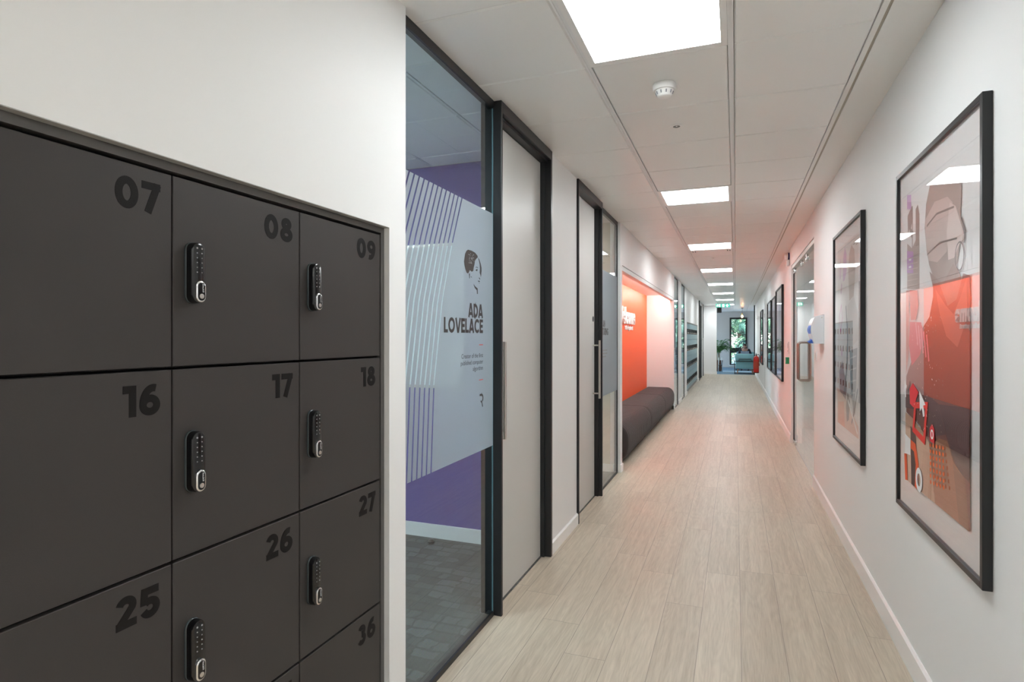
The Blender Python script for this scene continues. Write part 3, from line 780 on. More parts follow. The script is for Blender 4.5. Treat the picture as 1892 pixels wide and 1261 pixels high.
m.build('small_lettering', mat('faint_vinyl', (.32, .32, .31), .6), g2)

# glass strips past the alcove
for nm, y0, y1, lab in (('window_6', 12.05, 12.93, 'first tall glass strip past the orange alcove'), ('window_7', 13.68, 14.60, 'second tall glass strip past the orange alcove')):
    gg = sempty(nm, lab)
    MB().box(-1.150, -1.140, y0, y1-.05, .02, HC-.03).build('pane', GLASSC, gg)
    MB().box(-1.16, -1.136, y0, y1, 0, .02).box(-1.16, -1.136, y0, y1, HC-.03, HC-.001).box(-1.16, -1.134, y1-.10, y1, .02, HC-.03).build('rails', BLACK, gg)
# black framed doorway at the end of the left wall
dd = sempty('door_3', 'tall black framed doorway past the far lockers')
f = MB()
f.box(-1.23, -1.10, 20.35, 20.50, 0, HC-.002); f.box(-1.23, -1.105, 22.85, 23.0, 0, HC-.002); f.box(-1.23, -1.12, 20.50, 22.85, HC-.12, HC-.002)
f.build('door_frame', BLACK, dd)
MB().box(-1.17, -1.122, 20.50, 22.0, .01, HC-.12).build('door_leaf', mat('matt_black_door', (.012, .012, .013), .9, spec=.05), dd)
MB().box(-1.17, -1.130, 22.03, 22.85, .01, HC-.12).build('door_leaf', DOORG, dd)
MB().cyl((-1.08, 21.9, .9), (-1.08, 21.9, 1.4), .012).cyl((-1.08, 21.9, .95), (-1.123, 21.9, .95), .008).cyl((-1.08, 21.9, 1.35), (-1.123, 21.9, 1.35), .008).build('bar_handle', STEEL, dd, 40)

# ------------------------------------------------------------------ alcove: led strip, bench, sign
tag(MB().box(-1.232, -1.214, 6.33, 11.93, 2.236, 2.259).build('led_strip', LEDM), 'glowing light strip tucked behind the lip of the orange alcove', 'light strip')
def bench(y0, y1, label):
    t = thing('bench', label, 'bench', (-1.38, (y0+y1)/2, 0), group='channel-stitched bench modules in the orange alcove')
    L = y1-y0
    prof = []
    def A(cx, cz, r1, r2, a0, a1, n):
        for i in range(n+1):
            a = math.radians(a0+(a1-a0)*i/n); prof.append((cx+r1*math.cos(a), cz+r2*math.sin(a)))
    prof.append((-.262, .045))
    A(-.232, .415, .03, .030, 180, 90, 4)
    A(.130, .285, .135, .160, 90, 0, 10)
    A(.130, .215, .135, .185, 0, -62, 8)
    n = len(prof); cen = Vector((0, .24))
    rib = .062; nr = max(1, round(L/rib)); sub = 8; ny = nr*sub
    m = MB(); ringp = None; fs = []
    firstr = lastr = None
    for j in range(ny+1):
        y = -L/2+L*j/ny
        ph = (j % sub)/sub
        dpt = .019*(1-math.sin(PI*ph)**.6)
        edge = min(j, ny-j)/sub
        if edge < 1: dpt += .016*(1-edge)**2
        ring = []
        for i, (x, z) in enumerate(prof):
            p = Vector((x, z)); dr = (p-cen).normalized()
            k = 0 if i == 0 else 1
            p = p-dr*dpt*k
            ring.append(m.bm.verts.new((p.x, y, p.y)))
        if ringp:
            for i in range(n-1): fs.append(m.bm.faces.new((ringp[i], ringp[i+1], ring[i+1], ring[i])))
            fs.append(m.bm.faces.new((ringp[n-1], ringp[0], ring[0], ring[n-1])))
        else: firstr = ring
        ringp = ring; lastr = ring
    fs += [m.bm.faces.new(firstr[::-1]), m.bm.faces.new(lastr)]
    m._tag(fs)
    m.build('cushion', BENCHF, t, 50)
    MB().box(-.24, .17, -L/2+.02, L/2-.02, 0, .052).build('plinth', BLACK, t)
    return t
bench(6.62, 8.52, 'nearest of the three charcoal bench modules, beside the white pier')
bench(8.53, 10.32, 'middle one of the three charcoal bench modules under the orange wall')
bench(10.33, 11.94, 'farthest of the three charcoal bench modules, against the alcove end wall')
sg = thing('wall_sign', 'white raised lettering on the orange alcove wall', 'sign', (-1.657, 9.5, 1.6))
LETW = mat('white_raised_letter', (.82, .80, .79), .45)
x = 10.30
for ch in 'emoclew':
    me = text_mesh(ch.upper() if ch == 'w' else ch, .345, .017, 'RIGHT', 'letter', .016)
    xs = [v.co.x for v in me.vertices]; lo, hi = min(xs), max(xs)
    me.transform(Matrix.Translation((-hi, 0, 0)))
    me.transform(Matrix(((0, 0, 1, .018), (1, 0, 0, x-9.5), (0, 1, 0, .062), (0, 0, 0, 1)))); me.materials.append(LETW)
    o = bpy.data.objects.new('letter', me); COL.objects.link(o); o.parent = sg
    x -= (hi-lo)+.025
me = text_mesh('to the department', .100, .004, 'RIGHT', 'small_lettering', .006, sx=1.0)
me.transform(Matrix(((0, 0, 1, .008), (1, 0, 0, 10.18-9.5), (0, 1, 0, -.045), (0, 0, 0, 1)))); me.materials.append(LETW)
o = bpy.data.objects.new('small_lettering', me); COL.objects.link(o); o.parent = sg

# door stop on the meeting room carpet
t = thing('door_stop', 'small round metal door stop on the grey carpet before the purple wall', 'door stop', (-1.965, 3.60, .003))
MB().lathe([(0, 0), (.020, 0), (.022, .006), (.022, .016), (.014, .030), (0, .034)], seg=24).build('dome', mat('dark_bronze', (.16, .14, .13), .35, metal=1.0), t, 40)
MB().lathe([(.0225, .008), (.0245, .010), (.0245, .014), (.0225, .016)], seg=24).build('rubber_ring', BLACK, t, 40)
# whiteboard on the purple wall
t = thing('whiteboard', 'white board on the purple wall, seen as pale stripes through the film', 'whiteboard', (-2.5, 3.714, 1.58))
MB().box(-.80, .72, -.022, -.006, -.49, .49).build('board', mat('gloss_white_board', (.86, .88, .88), .15), t)
m = MB()
for a in ((-.82, -.80, -.51, .51), (.72, .74, -.51, .51), (-.80, .72, .49, .51), (-.80, .72, -.51, -.49)): m.box(a[0], a[1], -.026, -.001, a[2], a[3])
m.build('frame', STEEL, t)

# ------------------------------------------------------------------ RIGHT WALL: framed prints
def framed(label, y0, y1, z0, z1, art, depth=.027):
    """y0 near edge, y1 far edge"""
    W, H = y1-y0, z1-z0
    t = thing('framed_print', label, 'framed print', (XR, (y0+y1)/2, z0), group='black framed prints along the right wall')
    a = W/2; fw = .020
    m = MB(); X0 = -depth
    m.box(X0, -.001, -a, -a+fw, 0, H, .0012, 1); m.box(X0, -.001, a-fw, a, 0, H, .0012, 1)
    m.box(X0, -.001, -a+fw, a-fw, 0, fw, .0012, 1); m.box(X0, -.001, -a+fw, a-fw, H-fw, H, .0012, 1)
    m.build('frame', BLACK, t)
    MB().box(-.012, -.002, -a+fw, a-fw, fw, H-fw).build('mat_board', mat('white_mount_board', (.80, .79, .79), .6), t)
    MB().box(-.0205, -.0190, -a+fw, a-fw, fw, H-fw).build('glass', GLASSP, t)
    # printed sheet
    mg = .130*W/1.0; pb, pt = .135, .105
    u0, u1 = a-mg, -a+mg       # far side (picture left) to near side
    def P(u, v, k): return (-.0125-.00018*k, u0+(u1-u0)*u, pb+(H-pb-pt)*v)
    m = MB(); mats = []
    art(m, mats, P)
    m.build('print', mats, t)
    return t
def painter(m, mats, P):
    st = {'k': 0}
    def use(mm):
        if mm not in mats: mats.append(mm)
        m.mi = mats.index(mm)
    def poly(col, pts, clip=True):
        use(mat('ink_%d_%d_%d' % tuple(int(c*1000) for c in col), col, .7, spec=.2)); st['k'] += 1
        if clip: pts = [(min(1, max(0, u)), min(1, max(0, v))) for u, v in pts]
        f = m.bm.faces.new([m.bm.verts.new(P(u, v, st['k'])) for u, v in pts]); f.material_index = m.mi
    def line(col, pts, w, closed=False):
        use(mat('ink_%d_%d_%d' % tuple(int(c*1000) for c in col), col, .7, spec=.2)); st['k'] += 1
        k = st['k']
        asp = 1.69
        T = lambda a, b_, d: P(a, b_/asp, k+d)
        m.stroke([(u, v*asp) for u, v in pts], w, T, closed, thick=.3)
    return poly, line
def art_portrait(m, mats, P):
    poly, line = painter(m, mats, P)
    poly((.80, .79, .79), [(0, 0), (1, 0), (1, 1), (0, 1)])
    poly((.42, .33, .30), [(0, .665), (.244, .655), (.244, .81), (.20, .83), (.10, .80), (0, .825)])
    poly((.36, .27, .24), [(.1, .80), (.115, .80), (.115, .943), (.1, .943)])
    poly((.30, .22, .19), [(.173, .80), (.244, .80), (.244, .90), (.215, .935), (.173, .925)])
    poly((.30, .22, .20), [(.01, .92), (.10, .945), (.12, .90), (.08, .87), (.13, .855), (.09, .835), (.05, .87), (.02, .86)])
    poly((.62, .36, .66), [(0, .945), (.085, .935), (.085, .985), (0, .995)])
    poly((.50, .24, .55), [(0, .722), (.13, .713), (.13, .787), (0, .80)])
    for a in (.74, .765): line((.9, .85, .9), [(.04, a), (.09, a-.002)], .012); 
    for k in range(6): line((.55, .46, .42), [(.02, .675+.019*k), (.22, .672+.018*k)], .005)
    # head
    poly((.40, .31, .28), [(.452, .975), (.848, .955), (.895, .90), (.882, .815), (.922, .773), (.94, .756), (.876, .746), (.84, .699), (.76, .66), (.647, .65), (.512, .67), (.427, .722), (.385, .771), (.351, .843), (.377, .915)])
    poly((.60, .48, .45), [(.36, .868), (.52, .905), (.71, .895), (.78, .87), (.73, .80), (.70, .74), (.56, .72), (.42, .735), (.37, .80)])
    poly((.72, .60, .57), [(.741, .875), (.82, .855), (.876, .808), (.922, .773), (.936, .756), (.867, .747), (.801, .715), (.721, .715), (.70, .795)])
    line((.22, .16, .14), [(.39, .845), (.55, .865), (.80, .855)], .010)
    line((.22, .16, .14), [(.40, .755), (.60, .775), (.84, .765)], .009)
    line((.16, .11, .11), arc(.872, .714, .055, .038, 0, 360, 24)[:-1], .008, True)
    line((.16, .11, .11), [(.93, .745), (.945, .775), (.90, .815)], .010)
    poly((.36, .24, .21), [(.44, .70), (.647, .65), (.791, .70), (.85, .68), (.90, .655), (.886, .56), (.791, .52), (.647, .545), (.53, .62)])
    # body: dark shirt and jacket
    poly((.30, .13, .11), [(.50, .66), (.60, .655), (.72, .585), (.84, .60), (.92, .665), (1, .655), (1, 0), (.538, 0), (.45, .10), (.28, .21), (0, .235), (0, .36), (.16, .44), (.30, .52), (.44, .56), (.50, .62)])
    poly((.46, .20, .17), [(.54, .64), (.70, .585), (.80, .56), (.88, .60), (.96, .65), (.97, .55), (.85, .47), (.70, .50), (.60, .57)])
    poly((.58, .28, .26), [(.0, .36), (.0, .66), (.06, .66), (.06, .45)])
    poly((.66, .16, .14), [(.07, .66), (.23, .65), (.25, .60), (.20, .555), (.10, .555)])
    poly((.70, .10, .13), [(.08, .55), (.30, .545), (.36, .50), (.28, .44), (.12, .40), (.06, .47)])
    for k in range(5): line((.86, .36, .44), [(.20+.05*k, .545-.01*k), (.24+.05*k, .47-.012*k)], .018)
    poly((.16, .085, .085), [(.60, .30), (1, .316), (1, .125), (.852, .142), (.721, .209)])
    poly((.18, .10, .10), [(0, .31), (.21, .34), (.60, .30), (.70, .22), (.45, .19), (.30, .26), (0, .25)])
    poly((.44, .20, .12), [(.472, .165), (.60, .20), (.721, .204), (.81, .155), (.953, .125), (1, 0), (.538, 0)])
    poly((.30, .14, .09), [(.80, .15), (.953, .125), (1, .0), (.88, 0)])
    poly((.60, .38, .27), [(0, .235), (.178, .221), (.38, .19), (.445, .172), (.50, .09), (.538, 0), (.01, 0)])
    for k in range(7): line((.48, .28, .19), [(.30+.03*k, .0), (.36+.022*k, .14)], .006)
    poly((.13, .08, .07), [(.113, .194), (.21, .181), (.26, .06), (.272, .0), (.13, 0)])
    poly((.80, .78, .77), [(0, .159), (.113, .15), (.113, .095), (0, .091)])
    line((.80, .13, .05), [(.12, .135), (.20, .13), (.245, .08), (.225, .0)], .05)
    line((.80, .13, .05), [(.01, .09), (.03, 0)], .05)
    poly((.72, .05, .06), [(.096, .32), (.162, .343), (.272, .318), (.178, .262), (.106, .271)])
    line((.74, .06, .05), [(.21, .272), (.417, .285), (.375, .17), (.178, .189)], .035, True)
    poly((.86, .85, .86), [(.29, .325), (.40, .285), (.362, .281), (.385, .250), (.358, .244), (.335, .272), (.30, .258)])
    poly((.70, .05, .06), [(.472, .219), (.51, .235), (.546, .222), (.546, .177), (.472, .18)])
    line((.86, .84, .84), arc(.51, .203, .018, .012, 0, 360, 16)[:-1], .010, True)
    line((.86, .84, .84), arc(.285, .035, .045, .030, 0, 360, 20)[:-1], .030, True)
    line((.86, .84, .84), [(.29, .01), (.31, 0)], .03)
    for r in range(7):
        for q in range(5):
            u, v = .485+.05*q+.006*r, .168-.018*r+.003*q
            poly((.84, .17, .05), [(u+.011*math.cos(a*PI/4), v+.0065*math.sin(a*PI/4)) for a in range(8)])
    line((.86, .84, .84), [(.02, .305), (.05, .335), (.08, .325)], .02); line((.86, .84, .84), [(.05, .345), (.06, .29)], .02)
    rnd = random.Random(3)
    for k in range(46):
        u, v = rnd.uniform(.2, .62), rnd.uniform(.2, .56)
        poly((.88, .70, .70), [(u-.004, v), (u, v-.0025), (u+.004, v), (u, v+.0025)])
def art_figures(m, mats, P):
    poly, line = painter(m, mats, P)
    poly((.72, .66, .64), [(0, 0), (1, 0), (1, 1), (0, 1)])
    poly((.55, .30, .52), [(.28, .80), (.30, .93), (.38, .98), (.46, .94), (.46, .84), (.36, .80)])
    poly((.55, .30, .52), [(.10, .82), (.14, .93), (.16, .93), (.15, .82)])
    poly((.50, .25, .40), [(.16, .74), (.20, .80), (.24, .78), (.20, .73)])
    poly((.46, .33, .28), [(.55, .84), (.60, .93), (.70, .965), (.82, .93), (.86, .83), (.80, .70), (.60, .68)])
    poly((.60, .52, .49), [(.52, .66), (.80, .70), (.95, .62), (.97, .48), (.60, .42), (.50, .52)])
    line((.62, .15, .42), [(.10, .61), (.20, .67), (.26, .60), (.16, .52), (.10, .61)], .016)
    poly((.62, .30, .50), [(.20, .42), (.26, .44), (.26, .39), (.20, .385)])
    poly((.32, .16, .17), [(.10, .30), (.26, .36), (.48, .22), (.42, .12), (.24, .04), (.12, .14)])
    line((.16, .10, .12), [(.44, .66), (.52, .52), (.50, .36), (.40, .22), (.18, .06)], .035)
    poly((.26, .24, .25), [(.62, .42), (.96, .44), (.90, .24), (.80, .10), (.66, .24)])
    for k in range(4): line((.50, .48, .48), [(.64, .38-.06*k), (.92, .40-.06*k)], .012)
    poly((.70, .46, .38), [(0, .20), (.40, .16), (1, .06), (1, 0), (0, 0)])
    poly((.74, .28, .18), [(.05, .12), (.35, .14), (.40, 0), (.05, 0)])
    poly((.20, .12, .11), [(.46, .12), (.54, .20), (.64, .16), (.60, .06), (.50, .04)])
    line((.12, .09, .10), [(.98, .24), (.84, .12), (.72, .05)], .03)
    line((.85, .82, .80), [(.55, .16), (.98, .02)], .03)
def art_abstract(seed, cols):
    def f(m, mats, P):
        poly, line = painter(m, mats, P)
        rnd = random.Random(seed)
        poly((.60, .58, .58), [(0, 0), (1, 0), (1, 1), (0, 1)])
        poly(cols[0], [(.0, .0), (1, 0), (1, .34), (.55, .46), (.2, .38), (0, .44)])
        poly(cols[1], [(.25, .40), (.40, .86), (.62, .93), (.80, .82), (.86, .52), (.70, .36), (.45, .34)])
        poly(cols[2], [(.30, .70), (.40, .90), (.62, .95), (.80, .86), (.72, .76), (.50, .80)])
        for k in range(12):
            u, v, w_ = rnd.uniform(0, .9), rnd.uniform(0, .45), rnd.uniform(.04, .14)
            poly(cols[k % len(cols)], [(u, v), (u+w_, v), (u+w_, v+w_*.5), (u, v+w_*.5)])
        line((.85, .84, .84), [(.1, .2), (.4, .3), (.7, .22), (.9, .30)], .02)
    return f
framed('largest framed print, nearest the camera, man in glasses in profile with red shapes', 2.105, 3.100, .684, 2.153, art_portrait)
framed('second framed print from the camera, pale figures and purple shapes', 3.900, 4.940, .684, 2.168, art_figures)
framed('first framed print past the glass doors, beside the green door release box', 10.05, 11.55, .735, 2.255, art_abstract(1, [(.20, .14, .11), (.34, .31, .32), (.24, .20, .20)]), .034)
framed('second framed print past the glass doors, the nearer of a close pair', 11.72, 12.95, .735, 2.185, art_abstract(2, [(.14, .18, .20), (.22, .26, .28), (.30, .34, .36)]), .034)
framed('third framed print past the glass doors, the farther of a close pair', 13.15, 14.55, .735, 2.19, art_abstract(3, [(.13, .20, .22), (.26, .30, .33), (.20, .22, .25)]), .034)
framed('last framed print on the right wall, just before the red fire extinguisher', 17.05, 18.45, .685, 2.17, art_abstract(4, [(.24, .10, .09), (.18, .26, .26), (.28, .32, .34)]), .034)

# ------------------------------------------------------------------ glass double doors
DXG = .7436
d4 = sempty('door_4', 'double frameless glass doors with square looped steel handles')
ym = 7.53
for y0, y1 in ((OY0+.006, ym-.003), (ym+.003, OY1-.012)):
    lf = MB().box(DXG-.005, DXG+.005, y0, y1, .012, OZ-.05).build('glass_leaf', GLASSC, d4)
MB().box(DXG-.012, DXG+.012, OY1-.012, OY1-.001, 0, OZ-.045).build('side_seal', mat('dark_seal', (.035, .033, .033), .5), d4)
MB().box(DXG-.03, DXG+.03, OY0, OY1, OZ-.045, OZ-.001).build('head_track', STEEL, d4)
def patch(y, z0, z1, L=.16):
    MB().box(DXG-.017, DXG+.017, y-L/2, y+L/2, z0, z1, .003).cyl((DXG-.017, y, (z0+z1)/2), (DXG-.024, y, (z0+z1)/2), .012, seg=16).build('patch_fitting', CHROME, d4, 40)
patch(OY0+.10, .006, .060, .18); patch(OY1-.12, .006, .060, .22)
for y in (OY0+.10, ym-.28, ym+.24, OY1-.14): patch(y, OZ-.115, OZ-.048, .15)
def loop_handle(y):
    x0, x1, z0, z1, r = DXG-.062, DXG+.062, .932, 1.368, .028
    path = []
    for cx_, cz, a0 in ((x1-r, z1-r, 0), (x0+r, z1-r, 90), (x0+r, z0+r, 180), (x1-r, z0+r, 270)):
        for i in range(6):
            a = math.radians(a0+90*i/5); path.append((cx_+r*math.cos(a), y, cz+r*math.sin(a)))
    MB().tube(path, .0105, 12, closed=True).build('loop_handle', mat('satin_bronze_steel', (.42, .36, .32), .30, metal=1.0), d4, 40)
loop_handle(ym-.075); loop_handle(ym+.075)
struct(MB().box(XR-.001, XR+.131, OY0, OY0+.0035, 0, OZ).box(XR-.001, XR+.131, OY1-.0008, OY1+.0008, 0, OZ).build('trim_5', TRIMW))

# office furniture glimpsed through the doors: a low counter
t = thing('counter', 'low pale counter inside the office behind the glass doors', 'counter', (2.6, 9.6, 0))
MB().box(-1.2, 1.2, -.30, .55, .06, .86).build('body', mat('pale_counter', (.6, .6, .58), .4), t)
MB().box(-1.22, 1.22, -.33, .57, .86, .90, .004).build('worktop', TRIMW, t)

# ------------------------------------------------------------------ paper towel dispenser
t = thing('paper_towel_dispenser', 'white centre-feed dispenser with blue paper roll beside the glass doors', 'dispenser', (XR, 5.72, 1.375))
m = MB(); pts = []
for a in range(0, 91, 10): pts.append((-.040-.062*math.sin(math.radians(90-a)) if False else 0, 0))
prof = [(-.001, .243), (-.045, .240)]
for a in range(80, -1, -10): prof.append((-.045-.055*math.cos(math.radians(a)), .120+.118*math.sin(math.radians(a))))
prof += [(-.098, .075), (-.075, .0), (-.001, .0)]
m.prism([(x, -.12, z) for x, z in prof], (0, .24, 0))
m.build('housing', mat('white_gloss_plastic', (.80, .81, .84), .25), t, 35)
m = MB().box(-.006, -.0002, -.125, .125, -.004, .250, .001).build('back_plate', mat('white_gloss_plastic', (.8, .81, .84), .25), t)
MB().cyl((-.018, -.1203, .222), (-.018, -.1222, .222), .005, seg=14).build('lock_stud', STEEL, t)
BLUEP = mat('blue_paper', (.05, .14, .55), .8)
MB().lathe([(.0, -.105), (.090, -.105), (.090, .105), (0, .105)], o=(-.022, 0, .135), axis=(0, 1, 0), seg=40).build('paper_roll', mat('pale_blue_roll', (.30, .40, .78), .8), t, 40) if False else None
m = MB(); ring = []
for a in range(100, 261, 10):
    ring.append((-.030-.078*-math.cos(math.radians(a))*1.0, .135+.080*math.sin(math.radians(a))))
sec = [(-.030+.080*math.cos(math.radians(a)), .120+.070*math.sin(math.radians(a))) for a in range(120, 241, 10)]
m.prism([(x, -.075, z) for x, z in sec], (0, .15, 0))
m.build('paper_roll', mat('pale_blue_roll', (.16, .26, .66), .8), t, 40)
m = MB()
m.prism([(-.070, -.06, .052), (-.066, -.06, .005), (-.100, -.03, .000), (-.112, -.02, .012), (-.098, -.04, .022)], (.0, .09, .004))
m.build('paper_tail', BLUEP, t)
# white switch plate under the dispenser
t = thing('light_switch', 'small white switch plate below the paper towel dispenser by the glass doors', 'switch', (XR, 6.10, 1.255))
MB().box(-.010, -.0002, -.043, .043, -.043, .043, .003).build('plate', TRIMW, t)
MB().box(-.014, -.0095, -.014, .014, -.025, .025, .002).build('rocker', TRIMW, t)

# alarm sounder
t = thing('alarm_sounder', 'white alarm sounder with dark lens high on the wall past the glass doors', 'alarm', (XR, 9.02, 2.42))
MB().lathe([(0, -.001), (.052, -.001), (.054, -.014), (.050, -.022), (0, -.022)], o=(0, 0, .135), axis=(1, 0, 0), seg=30).build('lens', mat('dark_blue_lens', (.03, .02, .09), .2), t, 40)
MB().lathe([(.049, -.022), (.046, -.050), (.030, -.064), (0, -.066)], o=(0, 0, .135), axis=(1, 0, 0), seg=30).build('beacon', TRIMW, t, 40)
MB().box(-.045, -.001, -.05, .05, 0, .085, .012, 3).build('housing', TRIMW, t, 40)
# card reader and green call point
t = thing('card_reader', 'pale card reader plate on the pink-lit wall above the green call point', 'card reader', (XR, 9.10, 1.20))
MB().box(-.014, -.0003, -.043, .043, 0, .165, .004).build('plate', mat('pale_plastic', (.74, .70, .68), .4), t)
MB().box(-.017, -.0135, -.022, .022, .075, .145, .002).build('reader_face', mat('reader_grey', (.45, .42, .42), .3), t)
MB().cyl((-.0135, .015, .035), (-.0175, .015, .035), .008, seg=14).build('indicator', RED, t)
t = thing('door_release_unit', 'green emergency door release box below the card reader', 'door release', (XR, 9.10, 1.055))
MB().box(-.045, -.0003, -.046, .046, 0, .092, .004).build('box', mat('green_plastic', (.02, .28, .11), .35), t)
MB().box(-.0475, -.0445, -.034, .034, .018, .074).build('press_plate', WHITEP, t)
MB().box(-.0482, -.0472, -.030, .030, .060, .070).build('lettering_band', RED, t)

# riser door with two hinges, slightly proud of the wall
rd = sempty('door_5', 'flush white cupboard door on the right wall behind the last framed print')
MB().box(XR-.004, XR+.001, 16.30, 18.85, .11, 2.40, .001, 1).build('door_leaf', WHITE, rd)
for z in (.85, 1.98): MB().cyl((XR-.010, 16.292, z-.05), (XR-.010, 16.292, z+.05), .008, seg=12).build('hinge', STEEL, rd)
struct(MB().box(XR-.0015, XR+.001, 16.270, 16.298, .11, 2.40).build('trim_6', mat('joint_grey', (.40, .39, .37), .6)))

# ------------------------------------------------------------------ fire extinguisher
t = thing('fire_extinguisher', 'red fire extinguisher hung on the right wall before the far lounge', 'fire extinguisher', (.600, 19.6, .325))
MB().lathe([(0, 0), (.078, 0), (.082, .012), (.082, .025), (.0, .025)], seg=32).build('base_ring', BLACK, t, 40)
MB().lathe([(0, .02), (.080, .02), (.0815, .03), (.0815, .43), (.076, .475), (.050, .510), (.024, .520), (.024, .535), (0, .535)], seg=32).build('cylinder', RED, t, 40)
MB().lathe([(0, .535), (.020, .535), (.020, .575), (0, .575)], seg=20).box(-.012, .012, -.03, .09, .575, .590, .003).box(-.012, .012, -.02, .10, .602, .614, .003).build('valve_lever', BLACK, t, 40)
MB().tube([(.02, 0, .555), (.07, .0, .575), (.098, 0, .53), (.092, .01, .40), (.090, .01, .22)], .010, 10).build('hose', BLACK, t, 40)
m = MB(); pr = []
for a in range(-55, 56, 11): pr.append((.0823*math.sin(math.radians(a)), -.0823*math.cos(math.radians(a))))
for (a, b_) in zip(pr, pr[1:]): m.poly([(a[0], a[1], .14), (b_[0], b_[1], .14), (b_[0], b_[1], .36), (a[0], a[1], .36)])
m.build('label_sticker', mat('worn_label', (.50, .06, .03), .5), t)
MB().box(.078, .112, -.03, .03, .30, .34).build('wall_bracket', STEEL, t)
t = thing('wall_sensor', 'small white sensor box high on the wall above the fire extinguisher', 'sensor', (XR, 20.3, 2.04))
MB().box(-.06, -.0005, -.05, .05, -.06, .06, .01).build('case', TRIMW, t); MB().box(-.063, -.059, -.03, .03, -.03, .0).build('lens', mat('spot_lens', (.22, .23, .22), .2), t)

# ------------------------------------------------------------------ exit sign
t = thing('exit_sign', 'green illuminated exit sign with white pictograms hanging across the corridor', 'exit sign', (-.405, 21.8, 2.47))
MB().box(-.235, .235, -.008, .008, 0, .128, .003).build('panel', GREENS, t)
m = MB()
Ts = lambda a, b_, d: (a, -.0082-d*2, b_)
# running man
m.prism([Ts(*p, 0) for p in arc(-.165, .100, .011, .011, 0, 330, 11)], (0, -.001, 0))
m.stroke([(-.170, .088), (-.180, .055)], .022, Ts, thick=.0006)
m.stroke([(-.180, .056), (-.160, .045), (-.166, .018)], .012, Ts, thick=.0006); m.stroke([(-.182, .056), (-.200, .040), (-.222, .042)], .012, Ts, thick=.0006)
m.stroke([(-.172, .085), (-.150, .072), (-.136, .080)], .010, Ts, thick=.0006); m.stroke([(-.175, .085), (-.200, .088), (-.206, .068)], .010, Ts, thick=.0006)
m.build('running_man', SIGNW, t); m = MB()
# door
m.prism([Ts(*p, 0) for p in ((-.122, .018), (-.085, .018), (-.085, .112), (-.122, .112))], (0, -.001, 0))
m.build('door_symbol', SIGNW, t); m = MB()
m.prism([Ts(*p, 0) for p in ((-.02, .018), (.045, .018), (.045, .112), (-.02, .112))], (0, -.001, 0))
m.build('second_door_symbol', SIGNW, t); m = MB()
# arrow up
m.prism([Ts(*p, 0) for p in ((.120, .016), (.160, .016), (.160, .062), (.195, .062), (.140, .114), (.085, .062), (.120, .062))], (0, -.001, 0))
m.build('arrow', SIGNW, t)
MB().cyl((-.18, 0, .127), (-.18, 0, .174), .003, seg=8).cyl((.18, 0, .127), (.18, 0, .174), .003, seg=8).build('hanger', STEEL, t)

# ------------------------------------------------------------------ LOUNGE: speaker, pendant, armchairs, rug, plant
t = thing('loudspeaker', 'small black loudspeaker hung at the corner of the end wall', 'loudspeaker', (-.60, 24.35, 2.38), .25)
MB().box(-.085, .085, -.09, .09, -.0, .235, .012, 2).build('cabinet', BLACK, t, 40)
MB().box(-.070, .070, -.098, -.090, .015, .220, .004).build('grille', mat('dark_grille', (.02, .02, .022), .7), t)
MB().cyl((0, .02, .23), (0, .02, .265), .014).build('bracket', BLACK, t)
t = thing('pendant_lamp', 'glowing bare-bulb pendant lamp in front of the far window', 'pendant lamp', (.265, 26.2, HC))
MB().lathe([(0, 0), (.05, 0), (.045, -.02), (0, -.022)], seg=20).build('ceiling_rose', BLACK, t, 40)
MB().cyl((0, 0, -.02), (0, 0, -.22), .004, seg=8).build('cord', BLACK, t)
MB().lathe([(0, -.21), (.022, -.21), (.024, -.27), (.016, -.29), (0, -.29)], seg=16).build('socket', mat('brass', (.7, .45, .2), .3, metal=1), t, 40)
MB().lathe([(.014, -.285), (.024, -.31), (.040, -.345), (.036, -.38), (.020, -.40), (0, -.405)], seg=24).build('bulb', mat('warm_lit_bulb', (.9, .6, .3), .3, emit=(1.0, .42, .12), es=26.0), t, 60)

def armchair(label, x, y, rz):
    t = thing('armchair', label, 'armchair', (x, y, 0), rz, 'teal armchairs in the far lounge')
    MB().box(-.33, .33, -.30, .34, .22, .42, .05, 4).build('seat_cushion', TEAL, t, 60)
    MB().box(-.34, .34, -.33, -.17, .20, .495, .04, 4).build('lower_backrest', TEAL, t, 60)
    MB().box(-.36, .36, -.37, -.21, .50, .79, .05, 4).build('back_cushion', TEAL, t, 60)
    m = MB(); r = .012
    for sx in (-1, 1):
        X = .375*sx
        m.tube([(X, -.36, .012), (X, .36, .012), (X, .30, .50), (X, -.385, .50)], r, 8, closed=True)
    m.tube([(-.375, -.365, .012), (.375, -.365, .012)], r, 8); m.tube([(-.375, .36, .012), (.375, .36, .012)], r, 8)
    m.tube([(-.375, -.385, .50), (.375, -.385, .50)], r*1.2, 8)
    m.tube([(-.22, -.390, .50), (-.22, -.392, .585), (.22, -.392, .585), (.22, -.390, .50)], r*1.2, 8)
    m.build('frame', BLACK, t, 40)
    for sx in (-1, 1):
        for sy in (-1, 1):
            MB().cyl((.25*sx, .22*sy-.02, .215), (.28*sx, .26*sy-.02, .0), .024, .015, 14).build('leg', WOOD, t, 40)
    return t
armchair('teal armchair with its back to the camera at the end of the corridor', .350, 24.72, 0)
ac = armchair('teal armchair facing the camera under the reading man by the window', .40, 27.35, PI)
MB().box(-.36, .36, -.04, .04, 0, .0, 0) if False else None
tag(MB().box(-.50, 1.3, 25.45, 26.65, .0003, .010, .003).build('rug', mat('pale_blue_rug', (.42, .55, .62), .95, spec=.1, bump=.4, bscale=150)), 'pale blue rug on the lounge carpet between the armchairs', 'rug')

